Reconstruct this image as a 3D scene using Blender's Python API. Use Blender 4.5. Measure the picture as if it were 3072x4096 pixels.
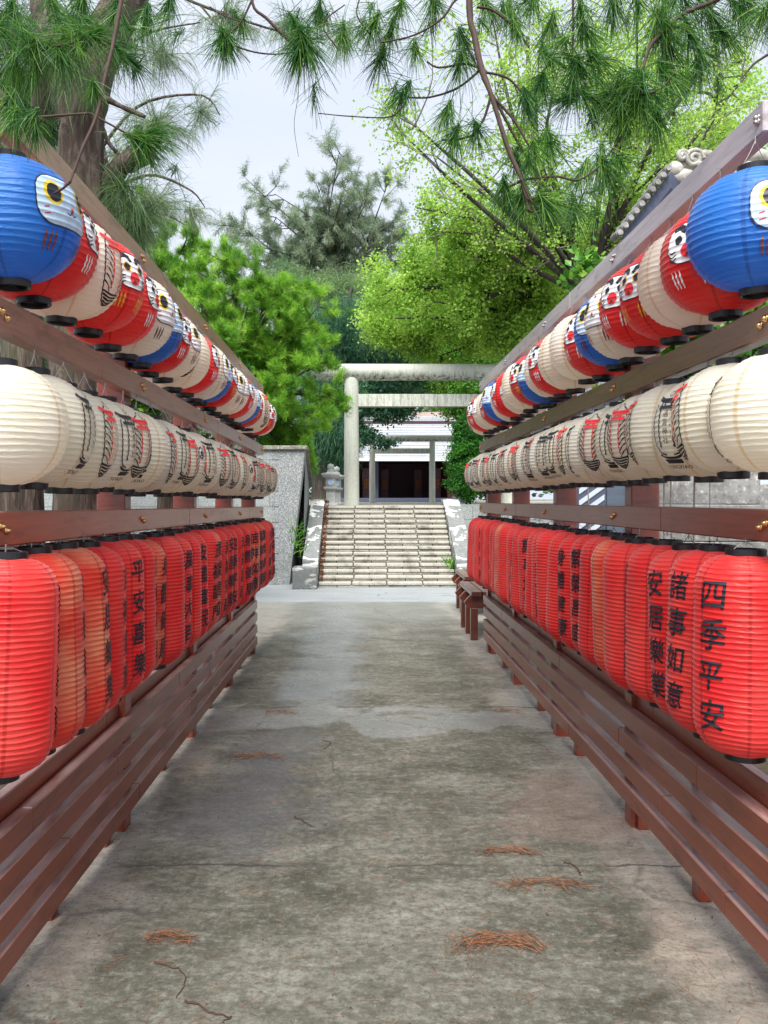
import bpy, bmesh, math, random
import numpy as np
from mathutils import Vector, Matrix

sc = bpy.context.scene
for o in list(bpy.data.objects):
    bpy.data.objects.remove(o, do_unlink=True)
C = sc.collection
R = math.radians
rng = np.random.default_rng(7)
random.seed(7)

# ------------------------------------------------------------------ camera
F = 3076.0; VX = 1458.0; VY = 1992.0; EYE = 1.5
cam_d = bpy.data.cameras.new('camera'); cam = bpy.data.objects.new('camera', cam_d); C.objects.link(cam)
cam.location = (0, 0, EYE); cam.rotation_euler = (R(90), 0, 0)
cam_d.sensor_fit = 'HORIZONTAL'; cam_d.sensor_width = 36; cam_d.lens = 36 * F / 3072
cam_d.shift_x = (1536 - VX) / 3072; cam_d.shift_y = -(2048 - VY) / 3072
cam_d.clip_start = 0.05; cam_d.clip_end = 2000
sc.camera = cam
# ------------------------------------------------------------------ sky, sun, exposure
w = bpy.data.worlds.new('World'); sc.world = w; w.use_nodes = True
nt = w.node_tree; nt.nodes.clear()
SUN_EL, SUN_AZ = 56, 188
sky = nt.nodes.new('ShaderNodeTexSky'); sky.sky_type = 'NISHITA'; sky.sun_disc = False
sky.sun_elevation = R(SUN_EL); sky.sun_rotation = R(SUN_AZ)
sky.air_density = 1.0; sky.dust_density = 3.0
tc = nt.nodes.new('ShaderNodeTexCoord')
mp = nt.nodes.new('ShaderNodeMapping'); mp.inputs['Scale'].default_value = (1.2, 1.2, 3.0)
nz = nt.nodes.new('ShaderNodeTexNoise'); nz.inputs['Scale'].default_value = 1.6; nz.inputs['Detail'].default_value = 5
cr = nt.nodes.new('ShaderNodeValToRGB')
cr.color_ramp.elements[0].position = 0.30; cr.color_ramp.elements[0].color = (7.7, 8.5, 10.3, 1)
cr.color_ramp.elements[1].position = 0.72; cr.color_ramp.elements[1].color = (9.5, 10.0, 11.1, 1)
mx = nt.nodes.new('ShaderNodeMix'); mx.data_type = 'RGBA'; mx.inputs['Factor'].default_value = 0.9
bg = nt.nodes.new('ShaderNodeBackground'); bg.inputs['Strength'].default_value = 0.058
ow = nt.nodes.new('ShaderNodeOutputWorld')
nt.links.new(tc.outputs['Generated'], mp.inputs['Vector']); nt.links.new(mp.outputs['Vector'], nz.inputs['Vector'])
nt.links.new(nz.outputs['Fac'], cr.inputs['Fac'])
nt.links.new(sky.outputs['Color'], mx.inputs['A']); nt.links.new(cr.outputs['Color'], mx.inputs['B'])
nt.links.new(mx.outputs['Result'], bg.inputs['Color']); nt.links.new(bg.outputs[0], ow.inputs['Surface'])
sl = bpy.data.lights.new('sun', 'SUN'); sl.energy = 4.0; sl.angle = R(35); sl.color = (1.0, 0.97, 0.92)
so = bpy.data.objects.new('sun', sl); C.objects.link(so)
# the sun stands behind and to the left of the camera, high up behind the overcast
so.rotation_euler = (R(90 - SUN_EL), 0, R(180 - SUN_AZ))
sc.view_settings.view_transform = 'Standard'; sc.view_settings.look = 'None'
sc.view_settings.gamma = 1; sc.view_settings.exposure = 0.92
sc.cycles.max_bounces = 6; sc.cycles.diffuse_bounces = 3; sc.cycles.glossy_bounces = 2
sc.cycles.transmission_bounces = 4; sc.cycles.caustics_reflective = False; sc.cycles.caustics_refractive = False

def P(x, y, Y):      # a measured direction of the photograph at distance Y
    return np.array([(x - VX) / F * Y, Y, EYE + (VY - y) / F * Y])
def V(x, y, Y):      # same, coordinates on a 1659 px wide view
    return P(x * 1.8517, y * 1.8517, Y)
def G(x, y, z=0.0):  # on the ground
    Y = (EYE - z) * F / (y - VY); p = P(x, y, Y); p[2] = z; return p

# ------------------------------------------------------------------ materials
def newmat(name):
    m = bpy.data.materials.new(name); m.use_nodes = True
    n = m.node_tree; b = n.nodes['Principled BSDF']
    return m, n, b
def node(n, t, **kw):
    x = n.nodes.new(t)
    for k, v in kw.items():
        if k in x.inputs: x.inputs[k].default_value = v
        else: setattr(x, k, v)
    return x
def ramp(n, fac, stops):
    r = n.nodes.new('ShaderNodeValToRGB'); e = r.color_ramp.elements
    while len(e) < len(stops): e.new(0.5)
    for i, (p, c) in enumerate(stops):
        e[i].position = p; e[i].color = (c[0], c[1], c[2], 1) if not isinstance(c, (int, float)) else (c, c, c, 1)
    n.links.new(fac, r.inputs['Fac']); return r.outputs['Color']
def noise(n, scale, detail=4, rough=0.55, mapping=None, coord='Object', dist=0.0):
    t = n.nodes.new('ShaderNodeTexCoord'); src = t.outputs[coord]
    if mapping:
        m = n.nodes.new('ShaderNodeMapping'); m.inputs['Scale'].default_value = mapping
        n.links.new(src, m.inputs['Vector']); src = m.outputs['Vector']
    z = n.nodes.new('ShaderNodeTexNoise'); z.inputs['Scale'].default_value = scale
    z.inputs['Detail'].default_value = detail; z.inputs['Roughness'].default_value = rough
    z.inputs['Distortion'].default_value = dist
    n.links.new(src, z.inputs['Vector']); return z.outputs['Fac']
def mixc(n, fac, a, b, mode='MIX'):
    m = n.nodes.new('ShaderNodeMix'); m.data_type = 'RGBA'; m.blend_type = mode
    for s, v in (('Factor', fac), ('A', a), ('B', b)):
        if isinstance(v, (int, float)): m.inputs[s].default_value = v
        elif isinstance(v, (tuple, list)): m.inputs[s].default_value = (v[0], v[1], v[2], 1)
        else: n.links.new(v, m.inputs[s])
    return m.outputs['Result']
def math_(n, op, a, b=0.0, c=0.0, clamp=False):
    m = n.nodes.new('ShaderNodeMath'); m.operation = op; m.use_clamp = clamp
    for i, v in enumerate((a, b, c)):
        if isinstance(v, (int, float)): m.inputs[i].default_value = v
        else: n.links.new(v, m.inputs[i])
    return m.outputs[0]
def bump(n, b, h, strength=0.4, dist=0.01):
    u = n.nodes.new('ShaderNodeBump'); u.inputs['Strength'].default_value = strength; u.inputs['Distance'].default_value = dist
    n.links.new(h, u.inputs['Height']); n.links.new(u.outputs['Normal'], b.inputs['Normal']); return u
def xyz(n, coord='Object'):
    t = n.nodes.new('ShaderNodeTexCoord'); s = n.nodes.new('ShaderNodeSeparateXYZ')
    n.links.new(t.outputs[coord], s.inputs[0]); return s.outputs
def smooth(n, v, lo, hi):
    m = n.nodes.new('ShaderNodeMapRange'); m.interpolation_type = 'SMOOTHSTEP'
    m.inputs['From Min'].default_value = lo; m.inputs['From Max'].default_value = hi
    n.links.new(v, m.inputs['Value']); return m.outputs['Result']

def simple(name, col, rough=0.5, metal=0.0, var=0.15, scale=20, bmp=0.1, mapping=None):
    m, n, b = newmat(name)
    f = noise(n, scale, 4, mapping=mapping)
    c = ramp(n, f, [(0.3, [x * (1 - var) for x in col]), (0.7, [min(1, x * (1 + var)) for x in col])])
    n.links.new(c, b.inputs['Base Color']); b.inputs['Roughness'].default_value = rough; b.inputs['Metallic'].default_value = metal
    if bmp: bump(n, b, f, bmp, 0.004)
    return m

def wood_mat(name, col, pale, rough=0.34, sky_sheen=0.75):
    m, n, b = newmat(name)
    f = noise(n, 6, 6, 0.6, mapping=(14, 0.7, 14), coord='Object', dist=0.4)
    f2 = noise(n, 2.0, 4, 0.6, mapping=(1, 0.35, 3))
    c = ramp(n, f, [(0.3, [x * 0.72 for x in col]), (0.55, col), (0.8, [x * 1.25 for x in col])])
    c = mixc(n, ramp(n, f2, [(0.44, 0.0), (0.72, 0.5)]), c, pale)
    f5 = noise(n, 3.2, 6, 0.7, mapping=(1, 1.5, 6))
    c = mixc(n, ramp(n, f5, [(0.36, 0.6), (0.46, 0.0)]), c, tuple(x * 0.45 for x in col))
    sp = noise(n, 60, 2, 0.5)
    c = mixc(n, ramp(n, sp, [(0.70, 0.0), (0.76, 0.7)]), c, (0.05, 0.02, 0.015))
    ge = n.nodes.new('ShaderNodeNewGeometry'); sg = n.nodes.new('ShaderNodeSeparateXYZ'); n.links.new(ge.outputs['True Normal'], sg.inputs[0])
    # pale sky reflection painted into the colour of up-facing faces
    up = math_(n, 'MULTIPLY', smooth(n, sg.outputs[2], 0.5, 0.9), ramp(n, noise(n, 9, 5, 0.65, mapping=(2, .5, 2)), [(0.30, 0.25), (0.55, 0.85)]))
    c = mixc(n, math_(n, 'MULTIPLY', up, sky_sheen), c, (0.52, 0.41, 0.40))
    n.links.new(c, b.inputs['Base Color'])
    n.links.new(math_(n, 'MULTIPLY_ADD', f2, 0.35, rough - 0.15), b.inputs['Roughness'])
    b.inputs['Specular IOR Level'].default_value = 0.6
    b.inputs['Coat Weight'].default_value = 0.5; b.inputs['Coat Roughness'].default_value = 0.22
    bump(n, b, f, 0.25, 0.003)
    return m
M = {}
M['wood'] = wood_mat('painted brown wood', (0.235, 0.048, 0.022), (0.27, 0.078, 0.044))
M['rail_r0'] = wood_mat('lavender grey rail with sky sheen', (0.50, 0.43, 0.46), (0.66, 0.61, 0.67))  # grazing sky sheen on this rail is put into its base colour
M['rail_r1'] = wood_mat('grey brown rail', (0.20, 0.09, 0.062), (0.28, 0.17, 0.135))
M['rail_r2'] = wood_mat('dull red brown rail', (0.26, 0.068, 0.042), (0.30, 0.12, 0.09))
M['rail_l0'] = wood_mat('tan brown rail with sky sheen', (0.38, 0.215, 0.165), (0.46, 0.32, 0.27))  # paler tone carries the sky sheen of the left top rail
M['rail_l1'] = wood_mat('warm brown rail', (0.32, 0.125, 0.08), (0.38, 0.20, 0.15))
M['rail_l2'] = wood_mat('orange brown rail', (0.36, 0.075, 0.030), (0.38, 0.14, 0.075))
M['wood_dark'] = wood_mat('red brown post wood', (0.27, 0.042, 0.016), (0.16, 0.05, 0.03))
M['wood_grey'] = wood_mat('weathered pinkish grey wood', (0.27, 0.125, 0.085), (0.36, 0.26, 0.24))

def paper_mat(name, col, faded=None, seam=(0.5, 0.5, 0.5), nseam=6, trans=0.5, rib=(0.75, 0.75, 0.75)):
    m, n, b = newmat(name)
    s = xyz(n)
    ang = math_(n, 'ARCTAN2', s[1], s[0])
    a8 = math_(n, 'MULTIPLY', ang, nseam / 2.0)
    sn = math_(n, 'ABSOLUTE', math_(n, 'SINE', a8))
    band = math_(n, 'SUBTRACT', 1.0, smooth(n, sn, 0.06, 0.15))
    oi = n.nodes.new('ShaderNodeObjectInfo')
    t = n.nodes.new('ShaderNodeTexCoord')
    av = n.nodes.new('ShaderNodeVectorMath'); av.operation = 'ADD'
    cb = n.nodes.new('ShaderNodeCombineXYZ')
    for i in range(3): n.links.new(math_(n, 'MULTIPLY', oi.outputs['Random'], 37.0 + i), cb.inputs[i])
    n.links.new(t.outputs['Object'], av.inputs[0]); n.links.new(cb.outputs[0], av.inputs[1])
    z = n.nodes.new('ShaderNodeTexNoise'); z.inputs['Scale'].default_value = 5; z.inputs['Detail'].default_value = 4
    n.links.new(av.outputs[0], z.inputs['Vector'])
    fd = faded or tuple(min(1, x * 1.12 + 0.02) for x in col)
    c = mixc(n, ramp(n, z.outputs['Fac'], [(0.38, 0.0), (0.72, 1.0)]), col, fd)
    c = mixc(n, math_(n, 'MULTIPLY', band, 0.55), c, tuple(col[i] * seam[i] for i in range(3)))
    # wrinkles running along the ribs
    mpp = n.nodes.new('ShaderNodeMapping'); mpp.inputs['Scale'].default_value = (10, 10, 50)
    n.links.new(av.outputs[0], mpp.inputs['Vector'])
    z2 = n.nodes.new('ShaderNodeTexNoise'); z2.inputs['Scale'].default_value = 1.6; z2.inputs['Detail'].default_value = 5
    z2.inputs['Distortion'].default_value = 1.2
    n.links.new(mpp.outputs['Vector'], z2.inputs['Vector'])
    n.links.new(c, b.inputs['Base Color']); b.inputs['Roughness'].default_value = 0.40
    b.inputs['Specular IOR Level'].default_value = 0.5; b.inputs['Sheen Weight'].default_value = 0.5; b.inputs['Sheen Roughness'].default_value = 0.4
    u = bump(n, b, z2.outputs['Fac'], 0.55, 0.006)
    tr = n.nodes.new('ShaderNodeBsdfTranslucent'); n.links.new(c, tr.inputs['Color'])
    n.links.new(u.outputs['Normal'], tr.inputs['Normal'])
    ms = n.nodes.new('ShaderNodeMixShader'); ms.inputs[0].default_value = trans
    n.links.new(b.outputs[0], ms.inputs[1]); n.links.new(tr.outputs[0], ms.inputs[2])
    n.links.new(ms.outputs[0], n.nodes['Material Output'].inputs['Surface'])
    return m
M['red'] = paper_mat('red lantern paper', (0.90, 0.030, 0.034), (0.93, 0.105, 0.085))
M['red_faded'] = paper_mat('sun faded red lantern paper', (0.90, 0.07, 0.04), (0.93, 0.46, 0.25))
M['cream'] = paper_mat('cream lantern paper', (0.96, 0.92, 0.77), (0.97, 0.95, 0.88), seam=(0.80, 0.58, 0.34))
M['blue'] = paper_mat('blue lantern paper', (0.035, 0.245, 0.80), (0.05, 0.30, 0.86), seam=(0.4, 0.42, 0.5))
M['cap'] = simple('black lacquer cap', (0.008, 0.009, 0.013), 0.4, var=0.3)
M['wire'] = simple('hanging wire', (0.35, 0.33, 0.32), 0.4, 0.6)
M['string'] = simple('white string', (0.65, 0.62, 0.6), 0.8)
M['brass'] = simple('brass bolt', (0.62, 0.36, 0.15), 0.28, 1.0, scale=60)
M['steel'] = simple('steel bolt', (0.55, 0.5, 0.48), 0.3, 1.0, scale=60)
INKS = {'ink': (0.010, 0.010, 0.018), 'white': (0.80, 0.80, 0.82), 'redp': (0.72, 0.02, 0.03), 'yellow': (0.75, 0.55, 0.04),
        'brown': (0.16, 0.035, 0.025), 'gold': (0.85, 0.42, 0.04), 'pale': (0.50, 0.66, 0.86), 'pink': (0.80, 0.42, 0.45)}
for k, c in INKS.items(): M[k] = simple('print ' + k, c, 0.5, var=0.12, scale=40)

# ------------------------------------------------------------------ mesh helpers
class Acc:
    def __init__(s): s.v = []; s.f = []; s.n = 0; s.m = []; s.r = []
    def add(s, v, f, mat=0, rnd=None):
        v = np.asarray(v, dtype=np.float64).reshape(-1, 3); f = np.asarray(f, dtype=np.int64)
        s.v.append(v); s.f.append(f + s.n); s.n += len(v)
        s.m.append(np.full(len(f), mat)); s.r.append(np.full(len(f), 0.5) if rnd is None else np.broadcast_to(np.asarray(rnd, float), (len(f),)))
        return s
    def build(s, name, mats, parent=None, smooth=False, loc=None):
        me = bpy.data.meshes.new(name)
        v = np.concatenate(s.v); p = parent
        while p is not None: v = v - np.array(p.location); p = p.parent
        if loc is not None: v = v - np.asarray(loc)
        loops = np.concatenate([f.ravel() for f in s.f]); tot = np.concatenate([np.full(len(f), f.shape[1]) for f in s.f])
        me.vertices.add(len(v)); me.vertices.foreach_set('co', v.ravel())
        me.loops.add(len(loops)); me.loops.foreach_set('vertex_index', loops.astype(np.int32))
        me.polygons.add(len(tot)); st = np.concatenate([[0], np.cumsum(tot)[:-1]])
        me.polygons.foreach_set('loop_start', st.astype(np.int32))
        me.polygons.foreach_set('material_index', np.concatenate(s.m).astype(np.int32))
        me.polygons.foreach_set('use_smooth', np.full(len(tot), smooth))
        a = me.attributes.new('rnd', 'FLOAT', 'FACE'); a.data.foreach_set('value', np.concatenate(s.r).astype(np.float32))
        me.update(calc_edges=True)
        for m in (mats if isinstance(mats, (list, tuple)) else [mats]): me.materials.append(m)
        o = bpy.data.objects.new(name, me); C.objects.link(o)
        if parent is not None: o.parent = parent
        if loc is not None: o.location = loc
        return o
# chamfered box topology
def _cb():
    bm = bmesh.new(); pts = []
    for sx in (-1, 1):
        for sy in (-1, 1):
            for sz in (-1, 1):
                for ax in range(3):
                    pts.append((sx, sy, sz, ax))
    e = 0.2
    for (a, b_, c, ax) in pts:
        p = [a * (1 - e), b_ * (1 - e), c * (1 - e)]; p[ax] = (a, b_, c)[ax]
        bm.verts.new(p)
    bm.verts.ensure_lookup_table()
    r = bmesh.ops.convex_hull(bm, input=bm.verts)
    bmesh.ops.dissolve_limit(bm, angle_limit=0.01, verts=bm.verts, edges=bm.edges)
    bmesh.ops.recalc_face_normals(bm, faces=bm.faces)
    bm.verts.index_update()
    key = [pts[[i for i, q in enumerate(pts) if all(abs(v.co[k] - (q[k] if k == q[3] else q[k] * (1 - e))) < 1e-5 for k in range(3))][0]] for v in bm.verts]
    f3 = [[v.index for v in f.verts] for f in bm.faces if len(f.verts) == 3]
    f4 = [[v.index for v in f.verts] for f in bm.faces if len(f.verts) == 4]
    bm.free(); return np.array(key), np.array(f3), np.array(f4)
CK, C3, C4 = _cb()
def box(acc, lo, hi, bev=0.003, mat=0, fn=None):
    lo = np.array(lo, float); hi = np.array(hi, float); c = (lo + hi) / 2; h = (hi - lo) / 2
    bev = min(bev, h.min() * 0.45)
    v = CK[:, :3] * (h - bev)
    v = v + np.eye(3)[CK[:, 3]] * CK[:, :3] * bev
    v = v + c
    if fn is not None: v = fn(v)
    acc.add(v, C4, mat); acc.v.append(np.zeros((0, 3))); acc.f.append(C3 + acc.n - len(v)); acc.m.append(np.full(len(C3), mat)); acc.r.append(np.full(len(C3), .5))
    return acc
def tube(acc, path, rad, seg=8, mat=0, jit=0.0, rnd=None):
    path = np.asarray(path, float); n = len(path); rad = np.broadcast_to(np.asarray(rad, float), (n,))
    t = np.gradient(path, axis=0); t /= np.linalg.norm(t, axis=1)[:, None] + 1e-9
    up = np.array([0, 0, 1.0]) if abs(t[0][2]) < 0.9 else np.array([1.0, 0, 0])
    vs = []; ang = np.arange(seg) / seg * 2 * math.pi
    for i in range(n):
        a = np.cross(t[i], up); a /= np.linalg.norm(a) + 1e-9; b = np.cross(a, t[i]); up = b
        rr = rad[i] * (1 + (rng.uniform(-jit, jit, seg) if jit else 0))
        vs.append(path[i] + (np.cos(ang) * rr)[:, None] * a + (np.sin(ang) * rr)[:, None] * b)
    v = np.concatenate(vs); f = []
    for i in range(n - 1):
        for k in range(seg):
            f.append((i * seg + k, (i + 1) * seg + k, (i + 1) * seg + (k + 1) % seg, i * seg + (k + 1) % seg))
    acc.add(v, f, mat, rnd)
    v2 = np.concatenate([[path[0]], vs[0], [path[-1]], vs[-1]])
    f2 = [(0, 1 + (k + 1) % seg, 1 + k) for k in range(seg)] + [(seg + 1, seg + 2 + k, seg + 2 + (k + 1) % seg) for k in range(seg)]
    acc.add(v2, f2, mat, rnd)
    return acc
def lathe(acc, prof, seg=32, mat=0, c=(0, 0, 0), square=False, rot=0.0):
    prof = np.asarray(prof, float); n = len(prof); a = np.arange(seg) / seg * 2 * math.pi + rot
    v = np.zeros((n, seg, 3)); v[:, :, 0] = prof[:, 0:1] * np.cos(a); v[:, :, 1] = prof[:, 0:1] * np.sin(a); v[:, :, 2] = prof[:, 1:2]
    v = v.reshape(-1, 3) + np.array(c)
    f = [(i * seg + k, i * seg + (k + 1) % seg, (i + 1) * seg + (k + 1) % seg, (i + 1) * seg + k) for i in range(n - 1) for k in range(seg)]
    acc.add(v, f, mat); return acc
def smoothpath(pts, n=16):
    pts = np.asarray(pts, float); m = len(pts)
    t = np.linspace(0, m - 1, n); out = []
    for u in t:
        i = min(int(u), m - 2); s = u - i
        p0 = pts[max(i - 1, 0)]; p1 = pts[i]; p2 = pts[i + 1]; p3 = pts[min(i + 2, m - 1)]
        out.append(0.5 * ((2 * p1) + (-p0 + p2) * s + (2 * p0 - 5 * p1 + 4 * p2 - p3) * s * s + (-p0 + 3 * p1 - 3 * p2 + p3) * s ** 3))
    return np.array(out)
def empty(name, loc, label, cat, group=None):
    o = bpy.data.objects.new(name, None); C.objects.link(o); o.location = loc; o.empty_display_size = 0.1
    o['label'] = label; o['category'] = cat
    if group: o['group'] = group
    return o
def tag(o, label, cat, group=None):
    o['label'] = label; o['category'] = cat
    if group: o['group'] = group
    return o
def struct(o): o['kind'] = 'structure'; return o
NUM = ['nearest', 'second', 'third', 'fourth', 'fifth', 'sixth', 'seventh', 'eighth', 'ninth', 'tenth', 'eleventh', 'twelfth', 'thirteenth', 'fourteenth',
       'fifteenth', 'sixteenth', 'seventeenth', 'eighteenth', 'nineteenth', 'twentieth', 'twenty-first', 'twenty-second', 'twenty-third', 'twenty-fourth', 'twenty-fifth', 'twenty-sixth', 'twenty-seventh']
# ------------------------------------------------------------------ ground
def ground_mat():
    m, n, b = newmat('weathered concrete')
    s = xyz(n)
    wob = noise(n, 1.6, 5, 0.6, dist=0.6)
    wob2 = noise(n, 5.0, 6, 0.65)
    X = math_(n, 'ADD', s[0], math_(n, 'MULTIPLY_ADD', wob, 0.9, -0.45))
    Y = math_(n, 'ADD', s[1], math_(n, 'MULTIPLY_ADD', wob, 1.4, -0.7))
    X = math_(n, 'ADD', X, math_(n, 'MULTIPLY_ADD', wob2, 0.3, -0.15))
    f1 = noise(n, 2.2, 8, 0.66, dist=0.3, mapping=(0.8, 1.3, 1))
    f2 = noise(n, 11, 8, 0.75, mapping=(0.7, 1.6, 1))
    f3 = noise(n, 75, 6, 0.75)
    f4 = noise(n, 26, 7, 0.72, mapping=(1, 1.2, 1))
    c = ramp(n, f1, [(0.32, (0.055, 0.052, 0.036)), (0.44, (0.110, 0.106, 0.082)), (0.57, (0.180, 0.173, 0.140)), (0.72, (0.275, 0.268, 0.232))])
    c = mixc(n, ramp(n, f4, [(0.38, 0.65), (0.52, 0.0)]), c, (0.060, 0.054, 0.040))
    c = mixc(n, ramp(n, f4, [(0.52, 0.0), (0.68, 0.5)]), c, (0.34, 0.33, 0.295))
    c = mixc(n, ramp(n, f2, [(0.38, 0.45), (0.50, 0.0)]), c, (0.075, 0.070, 0.050))
    c = mixc(n, ramp(n, f2, [(0.54, 0.0), (0.72, 0.45)]), c, (0.36, 0.355, 0.32))
    # damp, bluish dark patches
    def band(v, a, b_, c_, d): return math_(n, 'MULTIPLY', smooth(n, v, a, b_), math_(n, 'SUBTRACT', 1.0, smooth(n, v, c_, d)))
    wet1 = math_(n, 'MULTIPLY', band(X, -1.0, -0.65, -0.5, -0.15), band(Y, 3.1, 3.6, 4.5, 5.1))
    wet2 = math_(n, 'MULTIPLY', band(X, -0.75, -0.45, -0.25, 0.12), band(Y, 5.0, 6.0, 10.5, 13))
    c = mixc(n, math_(n, 'MULTIPLY', wet1, 0.6), c, (0.12, 0.125, 0.145))
    c = mixc(n, math_(n, 'MULTIPLY', wet2, 0.55), c, (0.32, 0.345, 0.39))
    # pale strips: a repaired joint across the path, bleached edges along both fences
    joint = band(Y, 4.9, 5.0, 5.35, 5.5)
    c = mixc(n, math_(n, 'MULTIPLY', joint, 0.42), c, (0.36, 0.38, 0.40))
    edge = math_(n, 'MAXIMUM', smooth(n, X, 0.88, 1.16), math_(n, 'SUBTRACT', 1.0, smooth(n, X, -1.10, -0.86)))
    edge = math_(n, 'MULTIPLY', edge, ramp(n, f2, [(0.30, 0.35), (0.6, 1.0)]))
    c = mixc(n, math_(n, 'MULTIPLY', edge, 0.8), c, ramp(n, noise(n, 1.3, 3), [(0.35, (0.42, 0.40, 0.36)), (0.62, (0.44, 0.36, 0.30))]))
    pink = math_(n, 'MULTIPLY', band(X, 0.62, 0.8, 1.2, 1.4), band(Y, 3.3, 3.5, 3.9, 4.2))
    c = mixc(n, math_(n, 'MULTIPLY', pink, 0.38), c, (0.36, 0.25, 0.205))
    # pale apron by the stairs
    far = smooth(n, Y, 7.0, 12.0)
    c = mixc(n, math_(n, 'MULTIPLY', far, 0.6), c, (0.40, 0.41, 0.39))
    apr = smooth(n, math_(n, 'ADD', s[1], math_(n, 'MULTIPLY', wob2, 0.5)), 11.25, 11.45)
    c = mixc(n, math_(n, 'MULTIPLY', apr, 0.9), c, ramp(n, noise(n, 3, 5, mapping=(0.3, 2.5, 1)), [(0.3, (0.36, 0.385, 0.415)), (0.7, (0.50, 0.525, 0.555))]))
    # cracks
    w1 = n.nodes.new('ShaderNodeTexVoronoi'); w1.feature = 'DISTANCE_TO_EDGE'; w1.inputs['Scale'].default_value = 0.55
    t = n.nodes.new('ShaderNodeTexCoord'); av = n.nodes.new('ShaderNodeVectorMath'); av.operation = 'MULTIPLY_ADD'
    zz = n.nodes.new('ShaderNodeTexNoise'); zz.inputs['Scale'].default_value = 2.5; zz.inputs['Detail'].default_value = 6
    n.links.new(t.outputs['Object'], zz.inputs['Vector'])
    n.links.new(zz.outputs['Color'], av.inputs[0]); av.inputs[1].default_value = (0.45, 0.45, 0.45); n.links.new(t.outputs['Object'], av.inputs[2])
    n.links.new(av.outputs[0], w1.inputs['Vector'])
    crk = ramp(n, w1.outputs['Distance'], [(0.0, 1.0), (0.010, 0.0)])
    crk = math_(n, 'MULTIPLY', crk, ramp(n, f1, [(0.45, 0.0), (0.55, 0.5)]))
    l1 = math_(n, 'ABSOLUTE', math_(n, 'SUBTRACT', math_(n, 'ADD', s[1], math_(n, 'MULTIPLY', wob2, 0.10)), 3.19))
    l2 = math_(n, 'ABSOLUTE', math_(n, 'SUBTRACT', math_(n, 'ADD', s[1], math_(n, 'MULTIPLY', wob2, 0.12)), 5.58))
    ln = math_(n, 'MAXIMUM', math_(n, 'SUBTRACT', 1.0, smooth(n, l1, 0.002, 0.012)), math_(n, 'SUBTRACT', 1.0, smooth(n, l2, 0.004, 0.02)))
    ln = math_(n, 'MULTIPLY', ln, ramp(n, wob, [(0.40, 0.0), (0.52, 0.8)]))
    c = mixc(n, math_(n, 'MAXIMUM', crk, ln), c, (0.035, 0.03, 0.03))
    # grit
    c = mixc(n, ramp(n, f3, [(0.34, 0.8), (0.46, 0.0)]), c, (0.045, 0.036, 0.028))
    c = mixc(n, ramp(n, f3, [(0.58, 0.0), (0.70, 0.5)]), c, (0.50, 0.48, 0.44))
    c = mixc(n, 1.0, c, (0.74, 0.75, 0.745), 'MULTIPLY')
    n.links.new(c, b.inputs['Base Color'])
    r = math_(n, 'SUBTRACT', ramp(n, f1, [(0.3, 0.55), (0.7, 0.80)]), math_(n, 'MULTIPLY', math_(n, 'MAXIMUM', math_(n, 'MAXIMUM', wet1, wet2), joint), 0.42))
    n.links.new(r, b.inputs['Roughness'])
    h = math_(n, 'ADD', math_(n, 'MULTIPLY', f4, 0.6), math_(n, 'MULTIPLY', f3, 0.35))
    bump(n, b, h, 0.7, 0.012)
    return m
a = Acc(); a.add([(-250, -60, 0), (250, -60, 0), (250, 400, 0), (-250, 400, 0)], [(0, 1, 2, 3)])
struct(a.build('ground', ground_mat()))
M['shade_soil'] = simple('dark soil for slat gap shade', (0.060, 0.042, 0.026), 0.95, var=0.5, scale=14)  # dark sheets added behind the fences to deepen shade between and under the slats
for x0_, x1_, nm in ((1.40, 14.0, 'shade_soil_bed'), (-14.0, -1.26, 'shade_soil_bed')):
    a = Acc(); a.add([(x0_, 0.2, 0.004), (x1_, 0.2, 0.004), (x1_, 7.3 if x0_ < 0 else 9.6, 0.004), (x0_, 7.3 if x0_ < 0 else 7.9, 0.004)], [(0, 1, 2, 3)])
    struct(a.build(nm, M['shade_soil']))
# ------------------------------------------------------------------ lantern racks and slatted fences
KX = {1: -0.0049, -1: -0.00455}; KZ = {1: -0.0028, -1: -0.0092}; XR = {1: 1.17, -1: 1.03}
def sidefn(side, kz=None):
    k = KZ[side] if kz is None else kz
    def fn(v):
        v = np.array(v, float)
        v[:, 0] = side * (v[:, 0] + KX[side] * v[:, 1])
        v[:, 2] += k * (v[:, 1] - 2.2); return v
    return fn
def fixflip(acc, side):   # mirrored boxes need their faces turned round
    if side < 0: acc.f = [f[:, ::-1] for f in acc.f]
    return acc
POSTS = {1: [2.22, 3.545, 4.88, 6.22, 7.5], -1: [2.16, 3.50, 4.86, 6.18, 7.44]}
RAILS = {1: [(2.566, 2.659), (1.964, 2.058), (1.372, 1.468)], -1: [(2.557, 2.652), (1.970, 2.066), (1.362, 1.4625)]}
RJ = {1: [[2.235, 4.3, 6.1, 7.58], [2.185, 4.45, 6.65, 7.58], [2.185, 3.0, 5.8, 7.58]],
      -1: [[2.10, 3.9, 6.2, 7.58], [2.10, 2.98, 5.3, 7.58], [2.10, 4.44, 6.68, 7.58]]}
SN = {1: 'right', -1: 'left'}
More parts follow.
